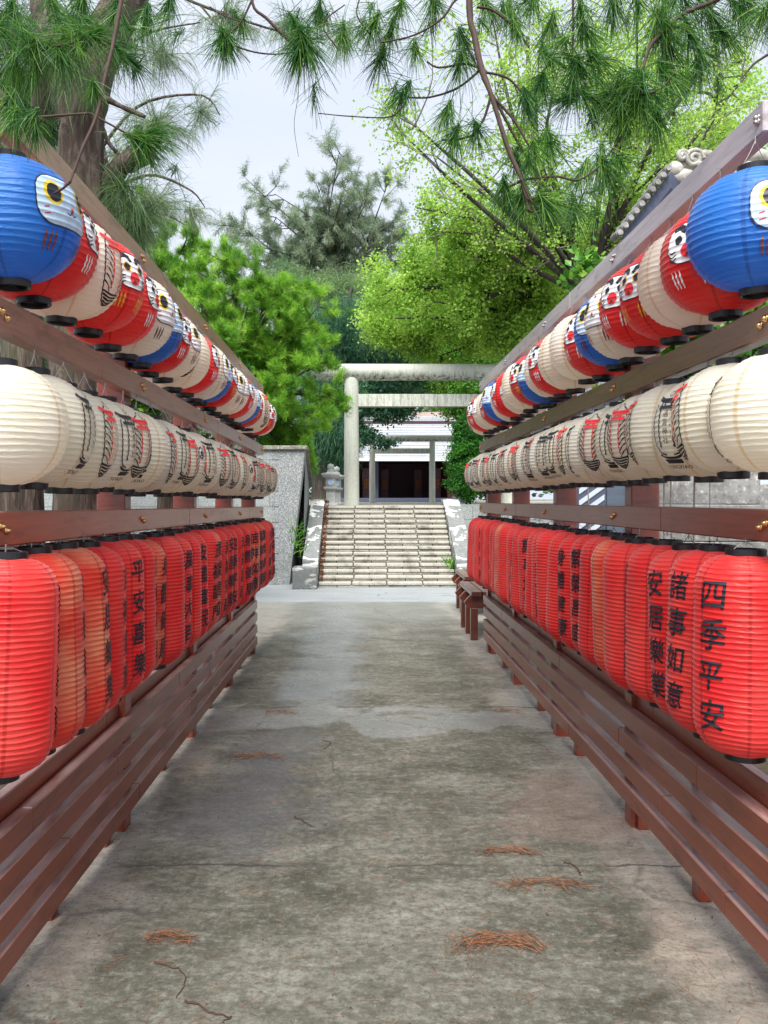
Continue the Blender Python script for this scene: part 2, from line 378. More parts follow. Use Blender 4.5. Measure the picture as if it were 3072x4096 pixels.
for side in (1, -1):
    fn = sidefn(side); x0 = XR[side]
    rack = empty('lantern_rack', (side * (x0 + 0.1), 4.8, 0), 'tall brown timber rack hung with three lantern rows, %s side of path' % SN[side], 'lantern rack', 'lantern racks lining the path')
    for y in POSTS[side]:
        a = Acc(); box(a, (x0 + 0.062, y - 0.045, 0), (x0 + 0.19, y + 0.045, RAILS[side][0][1] - 0.012), 0.004, fn=sidefn(side))
        fixflip(a, side).build('post', M['wood_dark'], rack)
    for r, (z0, z1) in enumerate(RAILS[side]):
        js = RJ[side][r]
        for k in range(len(js) - 1):
            a = Acc(); g = 0.0015 if k else 0
            box(a, (x0, js[k] + g, z0), (x0 + 0.055, js[k + 1] - 0.0015, z1), 0.004, fn=fn)
            fixflip(a, side).build('rail', M['rail_%s%d' % ('r' if side == 1 else 'l', r)], rack)
        for y in POSTS[side]:
            for q, (dy, dz) in enumerate(((0.0, 0.007), (0.030, -0.006))):
                a = Acc(); prof = [(0.0005, 0.014), (0.004, 0.013), (0.0068, 0.009), (0.0075, 0.004), (0.0115, 0.003), (0.0115, 0.0), (0.0005, 0.0)]
                lathe(a, prof, 12)
                v = a.v[0]; v = np.stack([-v[:, 2] + x0, v[:, 0] + min(max(y + dy, js[0] + .03), 7.55), v[:, 1] + (z0 + z1) / 2 + dz], 1)
                a.v[0] = fn(v)
                fixflip(a, -side).build('bolt', M['steel'] if (side == 1 and r == 0) else M['brass'], rack, smooth=True)
    # slatted low fence
    xs = 1.20 if side == 1 else 1.067
    tops = [0.545, 0.43, 0.315, 0.20] if side == 1 else [0.5135, 0.396, 0.279, 0.166]
    fk = 0.0005
    ff = sidefn(side, fk)
    fence = empty('slat_fence', (side * (xs + 0.05), 4.7, 0), 'low brown fence of stacked horizontal slats, %s edge of path' % SN[side], 'fence', 'slat fences along the path')
    yend = 7.54 if side == 1 else 7.42
    for k, zt in enumerate(tops):
        js = [1.75] + sorted(2.45 + ((k * 0.83 + (0.3 if side == 1 else 0)) % 1.35) + 1.9 * q for q in range(3)) + [yend]
        js = [j for j in js if j <= yend]
        for q in range(len(js) - 1):
            a = Acc(); box(a, (xs, js[q] + 0.001, zt - 0.081), (xs + 0.052, js[q + 1] - 0.001, zt), 0.004, fn=ff)
            fixflip(a, side).build('slat', M['wood'], fence)
    bz = (0.537, 0.62) if side == 1 else (0.497, 0.58)
    for y0, y1 in ((1.75, 3.3), (3.303, 5.4), (5.403, yend)):
        a = Acc(); box(a, (xs + 0.055, y0, bz[0]), (xs + 0.095, y1, bz[1]), 0.004, fn=ff)
        fixflip(a, side).build('back_board', M['wood'], fence)
    legs = [2.05, 2.884, 3.507, 4.50, 5.04, 5.45, 6.38, 6.80, 7.43] if side == 1 else [2.1, 2.756, 3.33, 4.25, 4.9, 5.5, 6.1, 6.75, 7.30]
    for y in legs:
        a = Acc(); box(a, (xs + 0.0545, y - 0.032, 0), (xs + 0.105, y + 0.032, bz[0] - 0.002), 0.003, fn=ff)
        fixflip(a, side).build('leg', M['wood_dark'], fence)
# ------------------------------------------------------------------ benches beyond the right fence
M['bench'] = wood_mat('dark red bench wood', (0.095, 0.020, 0.010), (0.10, 0.03, 0.02), sky_sheen=0.25)
for bi, (by, bx, lab) in enumerate(((8.55, 1.05, 'dark red wooden trestle bench just past the end of the right fence'), (10.1, 1.18, 'dark red wooden trestle bench standing farther back, nearest the stairs'))):
    t = empty('bench', (bx + 0.3, by, 0), lab, 'bench', 'benches past the right fence')
    a = Acc()
    for q in range(3): box(a, (bx + 0.07 + q * 0.12, by - 0.5, 0.47), (bx + 0.18 + q * 0.12, by + 0.5, 0.52), 0.004)
    a.build('seat', M['bench'], t)
    for dy in (-0.42, -0.02, 0.38):
        a = Acc()
        # beam with chamfered ends carrying the seat
        pr = [(0.0, 0.40), (0.04, 0.34), (0.46, 0.34), (0.50, 0.40), (0.44, 0.468), (0.06, 0.468)]
        v = [(bx + p[0], by + dy - 0.03, p[1]) for p in pr] + [(bx + p[0], by + dy + 0.03, p[1]) for p in pr]
        a.add(v, [(i, (i + 1) % 6, 6 + (i + 1) % 6, 6 + i) for i in range(6)])
        a.add(v, [(0, 5, 4, 1), (1, 4, 3, 2), (6, 7, 10, 11), (7, 8, 9, 10)])
        a.build('crossbeam', M['bench'], t)
        for lx in (0.07, 0.37):
            a = Acc(); box(a, (bx + lx, by + dy - 0.035, 0), (bx + lx + 0.075, by + dy + 0.035, 0.338), 0.004)
            a.build('leg', M['bench'], t)
# ------------------------------------------------------------------ lanterns
def profile(kind):
    """(radius, height) curve from top opening to bottom opening, dense, ribbed"""
    if kind == 'long':
        Rm, H, rc, N = 0.149, 0.60, 0.055, 42
        u = np.linspace(-1, 1, 1201); z = u * H / 2
        e = np.clip((np.abs(z) - (H / 2 - 0.115)) / 0.115, 0, 1)
        r = rc + (Rm - rc) * (1 - e ** 2.5) ** (1 / 1.9)
        r *= 1 + 0.012 * np.cos(u * math.pi / 2)
        d = 0.0036
    else:
        Rm, H, rc, N = (0.20, 0.345, 0.048, 25) if kind == 'round' else (0.187, 0.340, 0.044, 27)
        th = np.linspace(-1, 1, 1201) * math.pi / 2
        p = 2.25
        z = H / 2 * np.sign(th) * np.abs(np.sin(th)) ** (2 / p) ; r = Rm * np.abs(np.cos(th)) ** (2 / p)
        z *= 1.02
        k = r >= rc; z = z[k]; r = r[k]; z *= (H / 2) / np.abs(z).max()
        d = 0.0030
    s = np.concatenate([[0], np.cumsum(np.hypot(np.diff(z), np.diff(r)))])
    return s, r, z, N, d
PRO = {k: profile(k) for k in ('long', 'round', 'oval')}
def surf(kind, s):
    S, r, z, N, d = PRO[kind]
    f = s / S[-1] * N
    return np.interp(s, S, r) - d * np.abs(np.sin(math.pi * f)) ** 0.65, np.interp(s, S, z)
def lantern_body(kind, seed):
    S, r, z, N, d = PRO[kind]; g = np.random.default_rng(seed)
    s = np.unique(np.concatenate([np.arange(N + 1), np.arange(N) + .12, np.arange(N) + .5, np.arange(N) + .88])) / N * S[-1]
    rr, zz = surf(kind, s); seg = 56; th = np.arange(seg) / seg * 2 * math.pi
    # slight dents between the vertical seams, wobbling ribs
    w = 1 + 0.006 * np.cos(8 * th + g.uniform(0, 6)) [None, :] * np.clip(np.sin(np.pi * s / S[-1]), 0, 1)[:, None]
    w = w + 0.004 * np.sin(3 * th[None, :] + zz[:, None] * 20 + g.uniform(0, 6))
    v = np.zeros((len(s), seg, 3)); v[..., 0] = rr[:, None] * w * np.cos(th); v[..., 1] = rr[:, None] * w * np.sin(th)
    v[..., 2] = zz[:, None] + 0.0012 * np.sin(5 * th[None, :] + s[:, None] * 60)
    n = len(s); i = np.arange(n - 1)[:, None] * seg; k = np.arange(seg)[None, :]
    f = np.stack([i + k, i + seg + k, i + seg + (k + 1) % seg, i + (k + 1) % seg], -1).reshape(-1, 4)
    # bottom of the profile is s = 0 (z = -H/2)
    f = f[:, ::-1]
    a = Acc(); a.add(v.reshape(-1, 3), f)
    o = a.build('paper_body', M['red'], smooth=True); me = o.data; bpy.data.objects.remove(o); return me
BODY = {(k, q): lantern_body(k, q * 7 + len(k)) for k in PRO for q in range(3)}
def variant(me, mat):
    m2 = me.copy(); m2.materials.clear(); m2.materials.append(M[mat]); return m2
BODYM = {}
def body_mesh(kind, q, mat):
    if (kind, q, mat) not in BODYM: BODYM[(kind, q, mat)] = variant(BODY[(kind, q)], mat)
    return BODYM[(kind, q, mat)]
def cap_mesh(rc, z, up):
    a = Acc(); h = 0.018; s = 1 if up else -1
    prof = [(rc * 0.80, z - s * 0.004), (rc + 0.002, z - s * 0.006), (rc + 0.005, z - s * 0.003), (rc + 0.005, z + s * h), (rc + 0.001, z + s * (h + 0.002)), (rc - 0.006, z + s * (h - 0.001)), (rc - 0.007, z + s * 0.006), (0.0008, z + s * 0.006)]
    if not up: prof = prof[::-1]
    lathe(a, prof, 28)
    tube(a, [(-rc + .004, 0, z + s * h * .6), (rc - .004, 0, z + s * h * .6)], 0.002, 6)
    o = a.build('cap', M['cap'], smooth=False); me = o.data
    bpy.data.objects.remove(o); return me
CAPS = {}
for k in PRO:
    S, r, z, N, d = PRO[k]
    CAPS[k] = (cap_mesh(r[-1], z[-1], True), cap_mesh(r[0], z[0], False))

# --- flat artwork, later wrapped round a lantern
class Art:
    def __init__(s, bold=1.0): s.bm = bmesh.new(); s.lay = 0; s.bold = bold
    def poly(s, pts, ink, close=False):
        s.lay += 1; L = min(s.lay, 16) * 0.00022
        vs = [s.bm.verts.new((p[0], p[1], L)) for p in pts]
        try:
            f = s.bm.faces.new(vs); f.material_index = INKL.index(ink)
            if f.calc_area() > 0 and sum((vs[i].co.x * vs[(i + 1) % len(vs)].co.y - vs[(i + 1) % len(vs)].co.x * vs[i].co.y) for i in range(len(vs))) < 0: f.normal_flip()
        except ValueError: pass
    def ell(s, cx, cy, rx, ry, ink, n=20, rot=0):
        c_, s_ = math.cos(rot), math.sin(rot)
        s.poly([(cx + rx * math.cos(t) * c_ - ry * math.sin(t) * s_, cy + rx * math.cos(t) * s_ + ry * math.sin(t) * c_) for t in [i / n * 2 * math.pi for i in range(n)]], ink)
    def line(s, pts, w, ink, taper=0.0, n=None):
        pts = smoothpath([(p[0], p[1], 0) for p in pts], n or (len(pts) * 5 if len(pts) > 2 else 2))[:, :2]
        t = np.gradient(pts, axis=0); t /= np.linalg.norm(t, axis=1)[:, None] + 1e-9; nn = np.stack([-t[:, 1], t[:, 0]], 1)
        k = np.linspace(-1, 1, len(pts)); ww = w / 2 * s.bold * (1 - taper * np.abs(k) ** 2)
        A = pts + nn * ww[:, None]; B = pts - nn * ww[:, None]; s.lay += 1; L = min(s.lay, 16) * 0.00022
        va = [s.bm.verts.new((p[0], p[1], L)) for p in A]; vb = [s.bm.verts.new((p[0], p[1], L)) for p in B]
        for i in range(len(pts) - 1):
            f = s.bm.faces.new((va[i], vb[i], vb[i + 1], va[i + 1])); f.material_index = INKL.index(ink)
    def rrect(s, cx, cy, w, h, r, ink):
        pts = []
        for sx, sy, a0 in ((1, 1, 0), (-1, 1, 90), (-1, -1, 180), (1, -1, 270)):
            for q in range(6):
                t = R(a0 + q * 18); pts.append((cx + sx * (w / 2 - r) + r * math.cos(t), cy + sy * (h / 2 - r) + r * math.sin(t)))
        s.poly(pts, ink)
    def text(s, body, x, y, size, ink, bold=0.0, rot=0, shear=0.0, spacing=1.0, xs=1.0):
        c = bpy.data.curves.new('t', 'FONT'); c.body = body; c.size = size; c.offset = bold; c.align_x = 'CENTER'; c.align_y = 'CENTER'
        c.resolution_u = 3; c.shear = shear; c.space_character = spacing
        o = bpy.data.objects.new('t', c); C.objects.link(o)
        me = bpy.data.meshes.new_from_object(o.evaluated_get(bpy.context.evaluated_depsgraph_get()))
        bpy.data.objects.remove(o); s.lay += 1; L = min(s.lay, 16) * 0.00022
        cr_, sr_ = math.cos(rot), math.sin(rot)
        vs = [s.bm.verts.new((x + (v.co.x * cr_ - v.co.y * sr_) * xs, y + v.co.x * sr_ + v.co.y * cr_, L)) for v in me.vertices]
        for p in me.polygons:
            try:
                f = s.bm.faces.new([vs[i] for i in p.vertices]); f.material_index = INKL.index(ink)
            except ValueError: pass
        bpy.data.meshes.remove(me)
    def wrap(s, kind, name, front=0.0):
        S, r, z, N, d = PRO[kind]; bm = s.bm
        xsn = [v.co.x for v in bm.verts]; ysn = [v.co.y for v in bm.verts]
        mid = S[-1] / 2
        for c_ in np.arange(math.floor(min(xsn) / 0.014) * 0.014, max(xsn), 0.014):
            bmesh.ops.bisect_plane(bm, geom=bm.verts[:] + bm.edges[:] + bm.faces[:], plane_co=(c_, 0, 0), plane_no=(1, 0, 0))
        for k in range(N):
            for q in (0, .12, .5, .88):
                yy = (k + q) / N * S[-1] - mid
                if min(ysn) < yy < max(ysn):
                    bmesh.ops.bisect_plane(bm, geom=bm.verts[:] + bm.edges[:] + bm.faces[:], plane_co=(0, yy, 0), plane_no=(0, 1, 0))
        bmesh.ops.triangulate(bm, faces=bm.faces)
        for f in bm.faces:
            if f.normal.z < 0: f.normal_flip()
        R0 = r.max()
        for v in bm.verts:
            rr, zz = surf(kind, np.array([v.co.y + mid])); th = v.co.x / R0 + front
            rad = float(rr[0]) * 1.010 + 0.0009 + v.co.z
            v.co = (rad * math.cos(th), rad * math.sin(th), float(zz[0]))
        me = bpy.data.meshes.new(name); bm.to_mesh(me); bm.free()
        for k in INKL: me.materials.append(M[k])
        me.polygons.foreach_set('use_smooth', np.ones(len(me.polygons), bool))
        return me
INKL = list(INKS)
PHRASES = ['四季平安', '諸事如意', '安居樂業', '萬事如意', '五福臨門', '鴻運當頭', '吉祥如意', '繁榮昌盛', '身體健康', '幸福安康', '平安喜樂', '萬事大吉', '安國富民']
PM = {}
for ph in PHRASES:
    A = Art(); g = random.Random(ph)
    for i, ch in enumerate(ph):
        ox, ro, sz = g.uniform(-.006, .006), g.uniform(-.02, .11), g.uniform(.092, .102)
        for dx, dy in ((-.0016, -.001), (.0016, .001), (0, .0022)):   # three overlaid strokes: a loaded brush
            A.text(ch, ox + dx, 0.178 - i * 0.119 + dy, sz, 'ink', rot=ro, shear=0.12)
    PM[ph] = A.wrap('long', 'calligraphy')
# emblem of a shrine gate inside a lantern outline
def torii_art(A, ink, sc_=1.0, oy=0.0):
    A.line([(-.075, .112 + oy), (-.04, .098 + oy), (0, .095 + oy), (.04, .098 + oy), (.075, .112 + oy)], .017, ink, 0.35)
    A.line([(-.050, .070 + oy), (.050, .070 + oy)], .011, ink)
    A.line([(-.016, .092 + oy), (-.016, .074 + oy)], .006, ink); A.line([(.016, .092 + oy), (.016, .074 + oy)], .006, ink)
def design_a():
    A = Art(1.15); torii_art(A, 'ink')
    for sx in (-1, 1):
        A.line([(sx * .034, .088), (sx * .034, -.060)], .0060, 'ink'); A.ell(sx * .034, -.063, .006, .006, 'ink', 10)
        A.line([(sx * .062, .085), (sx * .068, .02), (sx * .066, -.05), (sx * .050, -.086), (sx * .02, -.096)], .0050, 'ink')
    A.line([(-.06, -.093), (-.03, -.107), (.03, -.107), (.06, -.093)], .008, 'ink')
    A.line([(-.048, -.124), (.048, -.124)], .016, 'ink')
    for i in range(12):
        t0, t1 = i / 12 * 2 * math.pi, (i + 1) / 12 * 2 * math.pi
        A.line([(.009 * math.cos(t0), .122 + .011 * math.sin(t0)), (.009 * math.cos(t1), .122 + .011 * math.sin(t1))], .003, 'ink')
    for i, ch in enumerate('通霄神社'): A.text(ch, 0.0, .045 - i * .030, .026, 'ink')
    A.text('· TONGXIAO ·', 0, -.153, .026, 'ink', spacing=1.2)
    A.text('· TONGXIAO ·', .001, -.1525, .026, 'ink', spacing=1.2)
    return A
def design_b():
    A = Art(1.12)
    for sx in (-1, 1):
        A.line([(sx * .018, .125), (sx * .050, .10), (sx * .066, .04), (sx * .068, -.02), (sx * .060, -.085), (sx * .035, -.125), (0, -.138)], .0050, 'ink')
    for i in range(5):
        y = -.085 - i * .012; wv = .060 - i * .009
        A.line([(-wv, y), (0, y - .008), (wv, y)], .0065, 'ink')
    for i in range(6):
        y = .045 - i * .024; A.line([(.026, y - .012), (.048, y + .012), (.066, y + .022)], .0045, 'ink')
        A.line([(-.026, y - .012), (-.048, y + .012), (-.066, y + .022)], .0045, 'ink')
    torii_art(A, 'redp')
    for sx in (-1, 1):
        A.line([(sx * .026, .09), (sx * .026, -.066)], .0050, 'redp'); A.ell(sx * .026, -.070, .005, .005, 'redp', 10)
    A.line([(-.018, .124), (-.010, .140), (.010, .140), (.018, .124)], .004, 'ink')
    return A
def claws(A, xs, y, ink, slant=0.0):
    for x in xs:
        for q in range(3):
            xx = x + (q - 1) * .017
            A.line([(xx + slant * .02, y + .030), (xx, y), (xx - slant * .02, y - .030)], .0085, ink, 0.75)
def cat_face(plate, eye, line):   # a doll-like cat face: white plate, ringed eyes, whisker marks
    A = Art()
    A.rrect(0, .030, .250, .150, .055, 'ink'); A.rrect(0, .030, .242, .142, .052, plate)
    for sx in (-1, 1):
        A.ell(sx * .066, .048, .034, .037, eye, 22); A.ell(sx * .064, .048, .025, .028, 'ink', 22)
        A.line([(sx * .10, .000), (sx * .085, .004)], .009, 'redp', .6); A.line([(sx * .10, -.018), (sx * .082, -.014)], .008, 'redp', .6)
        A.line([(0, .006), (sx * .008, -.004), (sx * .020, .000)], .0035, 'ink')
    A.ell(0, .012, .007, .006, 'redp', 10); A.ell(0, .092, .008, .006, 'redp', 10)
    claws(A, (-.075, .075), -.090, line)
    return A
def doll_face(claw, eye):         # a round red doll face: heavy brows, dark eyes, red muzzle
    A = Art()
    A.rrect(0, .036, .176, .138, .058, 'ink'); A.rrect(0, .036, .169, .131, .055, 'white')
    for sx in (-1, 1):
        A.line([(sx * .012, .066), (sx * .036, .088), (sx * .068, .080)], .024, 'ink', .4)
        A.ell(sx * .038, .044, .021, .019, eye, 18); A.ell(sx * .038, .044, .015, .016, 'ink', 16)
        for q in range(3): A.line([(sx * .046, .012 - q * .011), (sx * .066, .006 - q * .013), (sx * .078, .016 - q * .016)], .0045, 'ink', .6)
    A.ell(0, .006, .027, .024, 'redp', 16); A.ell(0, -.006, .010, .005, 'ink', 10)
    claws(A, (-.058, .058), -.082, claw)
    return A
def mark_face():                  # big eyes with a red mark between them
    A = Art()
    for sx in (-1, 1):
        A.ell(sx * .048, .04, .026, .034, 'ink', 20); A.ell(sx * .048, .04, .017, .025, 'white', 20); A.ell(sx * .046, .036, .012, .018, 'ink', 16)
        A.line([(sx * .08, -.01), (sx * .10, -.03)], .007, 'redp', .6); A.line([(sx * .075, -.03), (sx * .09, -.05)], .007, 'redp', .6)
    A.line([(0, .09), (0, .05), (0, .0)], .020, 'redp', .3); A.ell(0, -.035, .018, .030, 'redp', 16)
    A.line([(-.03, -.07), (0, -.08), (.03, -.07)], .004, 'ink')
    return A
ART = {('oval', 'a'): design_a().wrap('oval', 'printed_emblem'), ('oval', 'b'): design_b().wrap('oval', 'printed_emblem'),
       ('oval', 'm'): mark_face().wrap('oval', 'printed_emblem'),
       ('round', 'a'): design_a().wrap('round', 'printed_emblem'), ('round', 'b'): design_b().wrap('round', 'printed_emblem'),
       ('round', 'cat'): cat_face('pale', 'yellow', 'brown').wrap('round', 'painted_face'),
       ('round', 'catw'): cat_face('white', 'yellow', 'brown').wrap('round', 'painted_face'),
       ('round', 'doll'): doll_face('white', 'white').wrap('round', 'painted_face'),
       ('round', 'gold'): doll_face('gold', 'gold').wrap('round', 'painted_face')}
WIRES = {}
def wire_mesh(h, rc, kind):
    key = (round(h, 3), kind)
    if key not in WIRES:
        a = Acc(); z0 = 0.016
        tube(a, smoothpath([(rc - .006, 0, z0), (rc * .4, .003, z0 + h * .35), (0, 0, h - .006)], 6), 0.0011, 5)
        tube(a, smoothpath([(-rc + .006, 0, z0), (-rc * .4, -.003, z0 + h * .40), (0, 0, h - .006)], 6), 0.0011, 5)
        tube(a, [(0, 0, h - .016), (0, 0, h + .008)], 0.0026, 6)
        o = a.build('hanging_wire', M[kind]); WIRES[key] = o.data; bpy.data.objects.remove(o)
    return WIRES[key]
def child(name, me, parent, rotz=0, loc=(0, 0, 0)):
    o = bpy.data.objects.new(name, me); C.objects.link(o); o.parent = parent; o.rotation_euler = (0, 0, rotz); o.location = loc; return o
def lantern(kind, side, x, y, z, mat, marks, label, group, q, sq=0.86, wire='wire', railz=None, tilt=(0, 0), sz=1.0):
    S, r, zz, N, d = PRO[kind]
    root = empty('paper_lantern', (x, y, z), label, 'paper lantern', group)
    root.scale = (1, sq, sz); root.rotation_euler = (tilt[0], tilt[1], 0)
    b = child('paper_body', body_mesh(kind, q, mat), root, random.uniform(0, 6.28))
    child('cap', CAPS[kind][0], root, random.uniform(0, 3)); child('cap', CAPS[kind][1], root, random.uniform(0, 3))
    for me, rot in marks:
        m_ = child(me.name.split('.')[0], me, root, rot)
    if railz is not None:
        h = (railz - z) / sz - zz[-1]
        child('hanging_wire', wire_mesh(h, r[-1], wire), root, random.choice((0, 1.57, .8)), (0, 0, zz[-1]))
    return root
def toward(side, deg):   # rotation so that the artwork faces the path, turned deg towards the camera
    base = math.pi if side == 1 else 0.0
    return base + side * R(deg)
WORDS = {'blue': 'blue', 'red': 'red', 'cream': 'cream', 'red_faded': 'sun-faded red'}
TOP = {1: ['B', 'D', 'P', 'G', 'D', 'C', 'B', 'D', 'P', 'P', 'D', 'P', 'B', 'G', 'P', 'C', 'D', 'P', 'B', 'D', 'P', 'C', 'D', 'P'],
       -1: ['B', 'D', 'E', 'G', 'D', 'C', 'B', 'D', 'C', 'P', 'D', 'C', 'B', 'G', 'C', 'C', 'D', 'P', 'B', 'G', 'E', 'P', 'G', 'C']}
SPEC = {'B': ('blue', 'cat', 'with a cat face'), 'D': ('red', 'doll', 'with a round doll face'), 'G': ('red', 'gold', 'with a gold-marked doll face'),
        'C': ('cream', 'catw', 'with a pale cat face'), 'P': ('cream', 'b', 'printed with a gate emblem'), 'E': ('cream', 'b', 'printed with a hatched emblem')}
for side in (1, -1):
    S0 = 'right' if side == 1 else 'left'
    for i, c in enumerate(TOP[side]):
        y = (2.285 if side == 1 else 2.227) + i * 0.2165
        g = random.Random(i * 3 + side)
        x = side * (XR[side] + 0.02 + KX[side] * y + g.uniform(-.018, .018)); kz = KZ[side] * (y - 2.2)
        mat, art, words = SPEC[c]
        deg = {1: [97, 38, -50, 20, 28, 20, 42, 22, -50, -60, 10, 70, 30, 15, 60, 20, 0, 80, 30, 0, 50, 20, 10, 0],
               -1: [14, -6, 10, 22, 0, 8, 25, 5, -5, 60, 0, -10, 20, 0, 0, 10, 0, 60, 20, 10, 10, 30, 20, 0]}[side][i]
        marks = [(ART[('round', art)], toward(side, deg))]
        if c in 'P': marks.append((ART[('round', 'a')], toward(side, deg + 180)))
        lantern('round', side, x, y, 2.285 + kz + g.uniform(-.012, .012) + (0.008 if side == -1 else 0), mat, marks,
                '%s %s lantern %s, %s rack top row' % (NUM[i], WORDS[mat], words, S0),
                'round lanterns in the top row', i % 3, sq=0.84, railz=RAILS[side][0][0] + kz, tilt=(g.uniform(-.04, .04), g.uniform(-.05, .05)))
    for i in range(25):
        y = (2.22 if side == 1 else 2.20) + i * 0.2165
        g = random.Random(i * 5 + side * 2 + 50)
        x = side * (XR[side] + 0.02 + KX[side] * y + g.uniform(-.012, .012)); kz = KZ[side] * (y - 2.2)
        deg = {1: [-35, -20, 12, -22, 8, 25, 18, -18, -8, 0, 10, -20, 15, -15, 5, -10, 20, 0, -20, 10, 0, -10, 20, 5, 0],
               -1: [-70, -14, -8, -2, 5, 60, -12, -5, 15, -5, 8, 50, 10, -5, 12, -8, 20, 0, 10, -12, 5, 18, 0, 10, -5]}[side][i]
        first = {1: 'ababbababaababbabaababaab', -1: 'aababababmambabbamabbabab'}[side][i]
        other = 'b' if first != 'b' else 'a'
        deg += 10 if abs(deg) < 40 else 0
        marks = [(ART[('oval', first)], toward(side, deg)), (ART[('oval', other)], toward(side, deg + 180))]
        lantern('oval', side, x, y, (1.750 if side == 1 else 1.712) + kz * (1 if side == 1 else .7) + g.uniform(-.008, .008), 'cream', marks,
                '%s plump cream lantern with gate emblems, %s rack middle row' % (NUM[i], S0),
                'cream lanterns in the middle row', (i + 1) % 3, sq=0.88, wire='string' if side == -1 else 'wire', railz=RAILS[side][1][0] + kz, tilt=(g.uniform(-.03, .03), g.uniform(-.04, .04)))
    PH = {1: [0, 1, 2, 1, 4, 5, 6, 7, 8, 9, 10, 12, 3, 11, 9, 2, 5, 0, 4, 6, 1, 8, 7, 3, 2, 0],
          -1: [5, 4, 2, 6, 10, 0, 8, 9, 11, 3, 12, 4, 7, 9, 2, 0, 5, 8, 1, 6, 10, 3, 7, 2, 0, 1]}[side]
    for i in range(26 if side == 1 else 26):
        y = (2.34 if side == 1 else 2.16) + i * (0.205 if side == 1 else 0.208)
        if y > 7.6: break
        g = random.Random(i * 11 + side * 3 + 90)
        x = side * (XR[side] + KX[side] * y + (g.uniform(-.022, .022) if i > 1 else 0)); kz = KZ[side] * (y - 2.2)
        deg = {1: [14, 2, 0, -38, -80, 70, -60, 8, -2, 60, -40, 70, -45, 30, -30, 60, -50, 40, 80, -30, 50, -20, 70, 90, 60, 0],
               -1: [-30, -28, -8, -14, 14, -24, -2, -35, 10, -60, 20, 5, 15, 0, 10, 25, 0, 20, 10, 30, 5, 20, 10, 0, 15, 10]}[side][i]
        faded = i in ((5, 17) if side == 1 else (1, 2, 6, 12, 19, 22))
        ph = PHRASES[PH[i]]
        lantern('long', side, x, y, (1.022 if side == 1 else 1.035) + kz + g.uniform(-.006, .006), 'red_faded' if faded else 'red',
                [(PM[ph], toward(side, deg + (13 if side == 1 else 4))), (PM[PHRASES[(PH[i] + 5) % 13]], toward(side, deg + 180))],
                '%s long %s lantern with brushed characters, %s rack bottom row' % (NUM[i], 'faded red' if faded else 'red', S0),
                'long red lanterns in the bottom row', i % 3, sq=0.86, wire='wire', railz=RAILS[side][2][0] + kz, tilt=(g.uniform(-.025, .025), g.uniform(-.045, .045)))
# ------------------------------------------------------------------ terrace, stairs, walls, gates, shrine hall
def stone(name, base, dark, speck=(0.75, 0.74, 0.7), stain=0.55, sscale=(1, 1, 1), spsc=70, rough=0.8, lo=0.42, hi=0.6):
    m, n, b = newmat(name)
    f = noise(n, 3.5, 7, 0.7, mapping=sscale)
    g = noise(n, spsc, 3, 0.6)
    c = mixc(n, ramp(n, noise(n, 1.2, 3), [(0.3, 0.0), (0.7, 0.5)]), base, tuple(x * 0.8 for x in base))
    c = mixc(n, ramp(n, g, [(0.56, 0.0), (0.66, 0.6)]), c, speck)
    c = mixc(n, ramp(n, g, [(0.32, 0.7), (0.42, 0.0)]), c, tuple(x * 0.45 for x in base))
    c = mixc(n, ramp(n, f, [(lo, stain), (hi, 0.0)]), c, dark)
    n.links.new(c, b.inputs['Base Color']); b.inputs['Roughness'].default_value = rough
    bump(n, b, math_(n, 'ADD', f, math_(n, 'MULTIPLY', g, 0.5)), 0.4, 0.01)
    return m
M['step'] = stone('rough granite steps', (0.43, 0.41, 0.355), (0.10, 0.09, 0.06), stain=0.7, spsc=60, lo=0.34, hi=0.50)
M['mortar'] = simple('dark mossy joint', (0.055, 0.05, 0.035), 0.95, scale=30)
M['terrazzo'] = None
def terrazzo():
    m, n, b = newmat('pebble dash wall')
    t = n.nodes.new('ShaderNodeTexCoord'); v = n.nodes.new('ShaderNodeTexVoronoi'); v.inputs['Scale'].default_value = 85
    n.links.new(t.outputs['Object'], v.inputs['Vector'])
    c = ramp(n, v.outputs['Color'], [(0.10, (0.08, 0.085, 0.09)), (0.35, (0.20, 0.215, 0.22)), (0.62, (0.29, 0.305, 0.31)), (0.9, (0.50, 0.51, 0.51))])
    s = xyz(n)
    # block joints on the part away from the stairs
    br = n.nodes.new('ShaderNodeTexBrick'); br.inputs['Scale'].default_value = 1.0; br.offset = 0.5
    br.inputs['Brick Width'].default_value = 0.62; br.inputs['Row Height'].default_value = 0.27; br.inputs['Mortar Size'].default_value = 0.012
    for k in ('Color1', 'Color2'): br.inputs[k].default_value = (0, 0, 0, 1)
    br.inputs['Mortar'].default_value = (1, 1, 1, 1)
    cb = n.nodes.new('ShaderNodeCombineXYZ'); n.links.new(s[0], cb.inputs[0]); n.links.new(s[2], cb.inputs[1]); n.links.new(cb.outputs[0], br.inputs['Vector'])
    msk = math_(n, 'MULTIPLY', br.outputs['Color'], math_(n, 'LESS_THAN', s[0], 2.02))
    c = mixc(n, math_(n, 'MULTIPLY', msk, 0.8), c, (0.08, 0.08, 0.08))
    lg = math_(n, 'LESS_THAN', s[0], 1.9)
    c = mixc(n, math_(n, 'MULTIPLY', lg, 0.35), c, (0.36, 0.40, 0.38))
    c = mixc(n, ramp(n, noise(n, 1.5, 5), [(0.5, 0.0), (0.75, 0.35)]), c, (0.16, 0.19, 0.15))
    n.links.new(c, b.inputs['Base Color']); b.inputs['Roughness'].default_value = 0.85
    bump(n, b, v.outputs['Distance'], 0.5, 0.01); return m
M['terrazzo'] = terrazzo()
M['coping'] = stone('mossy coping', (0.22, 0.21, 0.17), (0.04, 0.04, 0.025), spsc=50)
